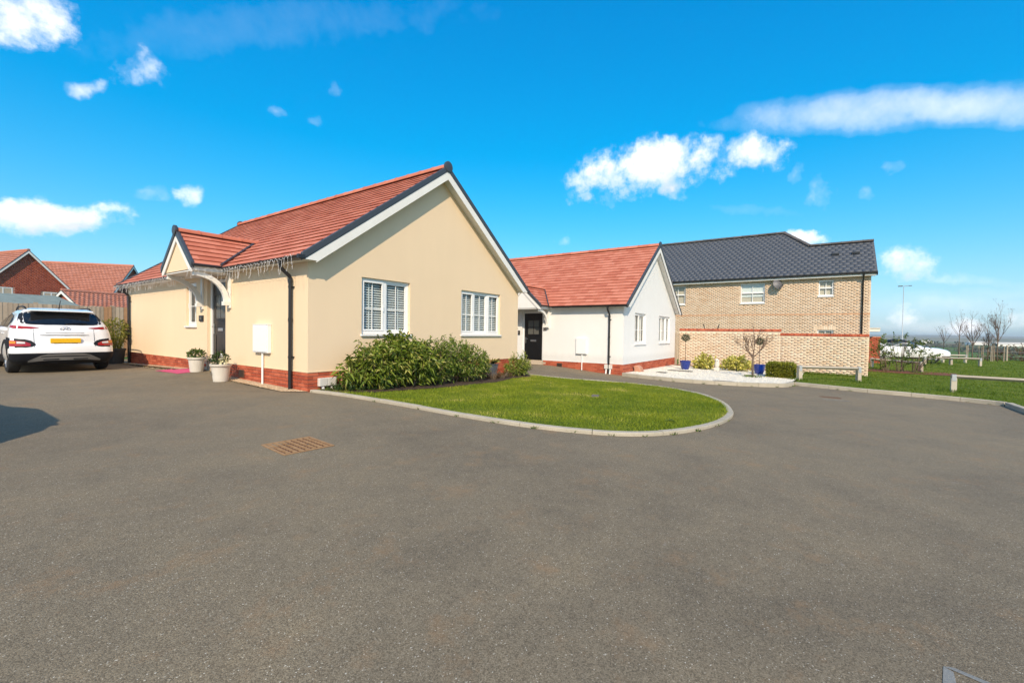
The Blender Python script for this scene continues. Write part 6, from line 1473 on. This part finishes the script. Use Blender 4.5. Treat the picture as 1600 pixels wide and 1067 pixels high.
# clipped box hedge
h0, h1 = on_g(1202, 588, .09), on_g(1243, 595, .09); hr = empty('box_hedge', (13.72, -6.50, g(13.7, -6.5)+.05), label='clipped rectangular box hedge beside the garden wall rail', cat='hedge'); hl = .37
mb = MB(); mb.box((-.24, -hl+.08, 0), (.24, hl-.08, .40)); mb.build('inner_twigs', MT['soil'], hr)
m = 9000; face = nr.integers(0, 5, m); Pn = np.stack([nr.uniform(-.33, .33, m), nr.uniform(-hl, hl, m), nr.uniform(.02, .50, m)], 1); nd = nr.normal(size=(m, 3))*.5
for fc, ax, v in ((0, 0, -.33), (1, 0, .33), (2, 1, -hl), (3, 1, hl), (4, 2, .50)): k = face == fc; Pn[k, ax] = v+nr.normal(size=k.sum())*.022; nd[k, ax] += np.sign(v)*.9
V, Fc = leaf_arrays(Pn, nd, nr.uniform(.045, .075, m), .034, .2, 0); np_mesh('foliage', V, Fc, MT['leaf_box'], hr)
# weathered side gate between white bungalow and garden wall
gt_ = empty('side_gate', (17.02, -2.14, -.42), label='grey weathered timber gate between white bungalow and garden wall', cat='gate')
for k in range(3): mb = MB(); mb.box((.0+k*.002, -.115*k-.003, .0), (.03+k*.002, -.115*k-.113+.003, 1.62)); o = mb.build('board', MT['timber'], gt_); o.location = (0, .36, 0)
mb = MB(); mb.box((-.05, .36, 0), (.05, .45, 1.78)); mb.build('post', MT['timber'], gt_); mb = MB(); mb.box((-.065, .38, 1.5), (-.051, .43, 1.62)); mb.build('latch_plate', MT['mulch'], gt_)
# pergola-like dark rods showing above the garden wall
for (pa, pb_, nm) in (((1099, 506), (1101.5, 516), 'left'), ((1124, 506), (1120.5, 516), 'right')):
    a, b = on_x(*pa, 19.2), on_x(*pb_, 19.2); d = (b-a); mb = MB(); e_ = a+d*((-.45-a.z)/d.z); o = empty('garden_cane', (e_.x, e_.y, e_.z), label=f'{nm} dark slanting cane showing above the garden wall', cat='cane'); mb.tube([(0, 0, 0), tuple(a-e_)], .022, 6); mb.build('shaft', MT['black'], o)

# ================================================================== BEYOND THE VERGE
def sb(px, py): p = on_g(px, py, .06); return p
p = sb(1399, 582); fs_ = shrub('flowering_shrub', (p.x+.6, p.y-.3, gfar(p.x, p.y)+.06), [((0, .75, .75), (.5, .55, .7)), ((0, -.55, .75), (.55, .7, .7)), ((.1, .1, 1.15), (.4, .9, .55))], 'straggly shrub with thin leaves in front of the white coupe', MT['leaf_mid'], 1100, .11, .05, .1, nst=16, shoots=12)
drape('mulch_bed', [(p.x-.3, p.y+2.0), (p.x+1.6, p.y+2.0), (p.x+1.8, p.y-2.2), (p.x-.2, p.y-2.2), (p.x-.5, p.y)], .075, .6, MT['mulch'], hf=gfar, kind='structure', label='reddish mulch under the straggly shrub')
def lamp(px, top, depth_g, label):
    p = on_g(px, depth_g); s_ = (p-CAM).dot(fw)/FPX; h = CAM.z+(528-top)*s_-gfar(p.x, p.y); r = empty('street_lamp', (p.x, p.y, gfar(p.x, p.y)), label=label, cat='street lamp')
    mb = MB(); mb.tube([(0, 0, -.1), (0, 0, 1.2), (0, 0, 1.25), (0, 0, h)], [.05, .05, .028, .02], 10); mb.build('column', MT['galv'], r, smooth=True, auto=40); mb = MB(); mb.tube([(0, -.0, h), (0, -.35, h+.04)], .025, 6); mb.build('arm', MT['galv'], r); mb = MB(); mb.box((-.07, -.5, h+.0), (.07, -.3, h+.05)); mb.build('lantern', MT['iron'], r, bevel=.02); mb = MB(); mb.box((-.09, .06, h-.02), (.09, .36, h+.05)); mb.build('sensor_head', MT['iron'], r, bevel=.02)
lamp(1408.5, 448, 559, 'tall slim lamp column behind the white coupe')
fcn = empty('post_and_wire_fence', (44.5, -9, gfar(44.5, -9)), label='post and wire fence along the far edge of the verge', cat='fence'); yy = -9.0; prev = None; k = 0
while yy > -34:
    x = 44.5; z = gfar(x, yy); mb = MB(); mb.tube([(0, yy+9, z-fcn.location.z-.2), (0, yy+9, z-fcn.location.z+1.25+rng.uniform(-.05, .1))], .055, 7); mb.build('fence_post', MT['timber'], fcn)
    cur = (0, yy+9, z-fcn.location.z)
    if prev:
        for hh in (.4, .75, 1.1): mb = MB(); mb.tube([(0, prev[1], prev[2]+hh), (0, cur[1], cur[2]+hh)], .006, 4); mb.build('wire', MT['galv'], fcn)
    prev = cur; yy -= 2.6
for i, (px, py, top, lv, lab) in enumerate(((1558, 566, 474, 260, 'largest staked young tree near the hedge bank'), (1519, 564, 494, 200, 'staked young tree right of the coupe'), (1543, 565, 512, 150, 'short staked sapling left of the largest young tree'), (1474, 561, 500, 30, 'thin bare sapling just past the coupe'), (1498, 563, 476, 20, 'slender tall sapling between coupe and staked trees'))):
    p = on_g(px, py); s_ = (p-CAM).dot(fw)/FPX; h = CAM.z+(529-top)*s_-gfar(p.x, p.y)
    thin = lv < 50
    bare_tree('young_tree', (p.x, p.y, gfar(p.x, p.y)+.05), h, .03 if thin else .042, lab, 3 if thin else 4, lv, MT['bronze'], .45 if thin else .36, stake=None if thin else ((-.22, .3), (.1, -.35), (.05, .32)), nb=(1, 2) if thin else (2, 4), spread=.25 if thin else .55, lsz=.07)
p = on_g(1598, 566); shrub('hedge_bank', (p.x+1.5, p.y-.5, gfar(p.x, p.y)), [((0, 0, .5), (1.6, 2.2, .85)), ((.3, -3.2, .7), (1.7, 2.4, 1.0)), ((.2, 1.6, .25), (1.2, 1.2, .5)), ((.3, -7, .8), (1.8, 2.6, 1.1))], 'brown bramble hedge bank at the right edge', MT['bronze'], 5200, .16, .06, .1, nst=40, cat='hedge')
MT['far_green'] = leafmat('distant_foliage', (.07, .075, .045), (.12, .115, .075), (.15, .14, .09), .9, .1)
# hedgerows and copses in the valley, too far to count
Vh = []; Fh = []; k0 = 0; rh = random.Random(2)
for row in range(34):
    az = YAW-math.radians(rh.uniform(24, 60)); dist = rh.uniform(300, 1100); cx0, cy0 = CAM.x+dist*math.cos(az), CAM.y+dist*math.sin(az); da = rh.uniform(0, PI); ln = rh.uniform(30, 160)
    for k in range(int(ln/3)):
        t = (k/(ln/3)-.5)*ln; x, y = cx0+math.cos(da)*t+rh.uniform(-1, 1), cy0+math.sin(da)*t+rh.uniform(-1, 1)
        if math.hypot(x-CAM.x, y-CAM.y) < 110: continue
        hh = rh.choice((1.4, 1.8, 2.2, 4.5 if rh.random() < .25 else 2.0)); m = 26; d_ = unit(nr.normal(size=(m, 3))); P_ = np.array([x, y, gfar(x, y)+hh*.5])+d_*np.array([hh*.7, hh*.7, hh*.5])*nr.uniform(.5, 1, (m, 1)); V, Fc = leaf_arrays(P_, d_+nr.normal(size=(m, 3))*.5, np.full(m, hh*.6), np.full(m, hh*.45), .1, 0); Vh.append(V); Fh.append(Fc+k0); k0 += len(V)
np_mesh('distant_hedgerows', np.concatenate(Vh), np.concatenate(Fh), MT['far_green'], kind='stuff', label='distant hedgerows and copses across the valley', category='hedgerow')
for i, (px, dist, w_, lab) in enumerate(((1529, 620, 14, 'white farm shed in the valley left of the big staked tree'), (1580, 520, 20, 'long white farm shed in the valley at the right edge'), (1447, 760, 10, 'small white farm shed in the valley above the coupe'))):
    c = at_depth(px, dist); z = gfar(c.x, c.y); r = empty('farm_shed', (c.x, c.y, z), YAW-PI/2, label=lab, cat='farm building'); mb = MB(); mb.box((-w_, -4, 0), (w_, 4, 3.2)); mb.build('wall', MT['white_paint'], r); mb = MB(); mb.prism([(-w_-.4, -4.4, 3.1), (-w_-.4, 0, 4.8), (-w_-.4, 4.4, 3.1)], (2*w_+.8, 0, 0)); mb.build('roof', MT['planter'], r)
# lush unmown tufts at the feet of posts and wall
def tufts(pts, label):
    V = []; F_ = []; k0 = 0
    for (x, y, n, sp, h) in pts:
        P_ = np.stack([x+nr.normal(size=n)*sp, y+nr.normal(size=n)*sp, np.zeros(n)], 1); P_[:, 2] = [gfar(a, b)+.05 for a, b in P_[:, :2]]; d = np.stack([nr.normal(size=n)*.35, nr.normal(size=n)*.35, np.ones(n)], 1); v, f = leaf_arrays(P_, d, nr.uniform(.5, 1.2, n)*h, .012, .1, .15); V.append(v); F_.append(f+k0); k0 += len(v)
    np_mesh('grass_tufts', np.concatenate(V), np.concatenate(F_), MT['blade_far'], kind='stuff', label=label, category='grass')
tp = []
for (px, py) in ((1249, 595), (1341, 598), (1438, 584), (1362, 576), (1444, 571), (1485, 572), (1531, 574), (1489, 613), (1500, 614)): p = on_g(px, py, .05); tp.append((p.x, p.y, 130, .16, .13))
for k in range(26): tp.append((16.85+rng.uniform(-.1, .1), -7.1-k*.08, 40, .12, .14))
for k in range(60): q = rk[min(int(k/60*len(rk)), len(rk)-1)]; tp.append((q.x+.25, q.y, 24, .07, .08))
for k in range(16): tp.append((rng.uniform(12.2, 20), rng.uniform(-16, -8.5), 60, .35, .10))
tufts(tp, 'lush longer grass at the posts and kerb')

# small weeds growing from the kerb joints
tw = []
for (ln, st_) in ((lk, 9), (wk, 5), (rk, 4)):
    for k in range(2, len(ln)-1, st_):
        if rng.random() < .6: q = ln[k]; t = (ln[min(k+1, len(ln)-1)]-ln[k-1]).normalized(); tw.append((q.x+t.y*.012, q.y-t.x*.012, rng.choice((6, 10, 22)), .022, .045))
V = []; F_ = []; k0 = 0
for (x, y, n, sp, h) in tw:
    P_ = np.stack([x+nr.normal(size=n)*sp, y+nr.normal(size=n)*sp, np.zeros(n)], 1); P_[:, 2] = [g(a, b)+.002 for a, b in P_[:, :2]]; v, f = leaf_arrays(P_, np.stack([nr.normal(size=n)*.8, nr.normal(size=n)*.8, np.ones(n)], 1), nr.uniform(.5, 1.2, n)*h, .012, .1, .15); V.append(v); F_.append(f+k0); k0 += len(v)
np_mesh('kerb_weeds', np.concatenate(V), np.concatenate(F_), MT['leaf_mid'], kind='stuff', label='tiny weeds along the kerb joints', category='weeds')
# ================================================================== AIR
hz = MB(); hz.box((CAM.x-4200, CAM.y-4200, -16), (CAM.x+4200, CAM.y+4200, 26)); hm = bpy.data.materials.new('haze'); hm.use_nodes = True; hn = NT(hm.node_tree); hn.n.clear()
pv = hn.add('ShaderNodeVolumePrincipled'); pv.inputs['Color'].default_value = (.85, .88, .91, 1); pv.inputs['Density'].default_value = .00030; pv.inputs['Anisotropy'].default_value = .2
hn.l.new(pv.outputs[0], hn.add('ShaderNodeOutputMaterial').inputs['Volume']); hz.build('haze', hm, None, kind='stuff', label='thin haze over the far fields', category='haze')
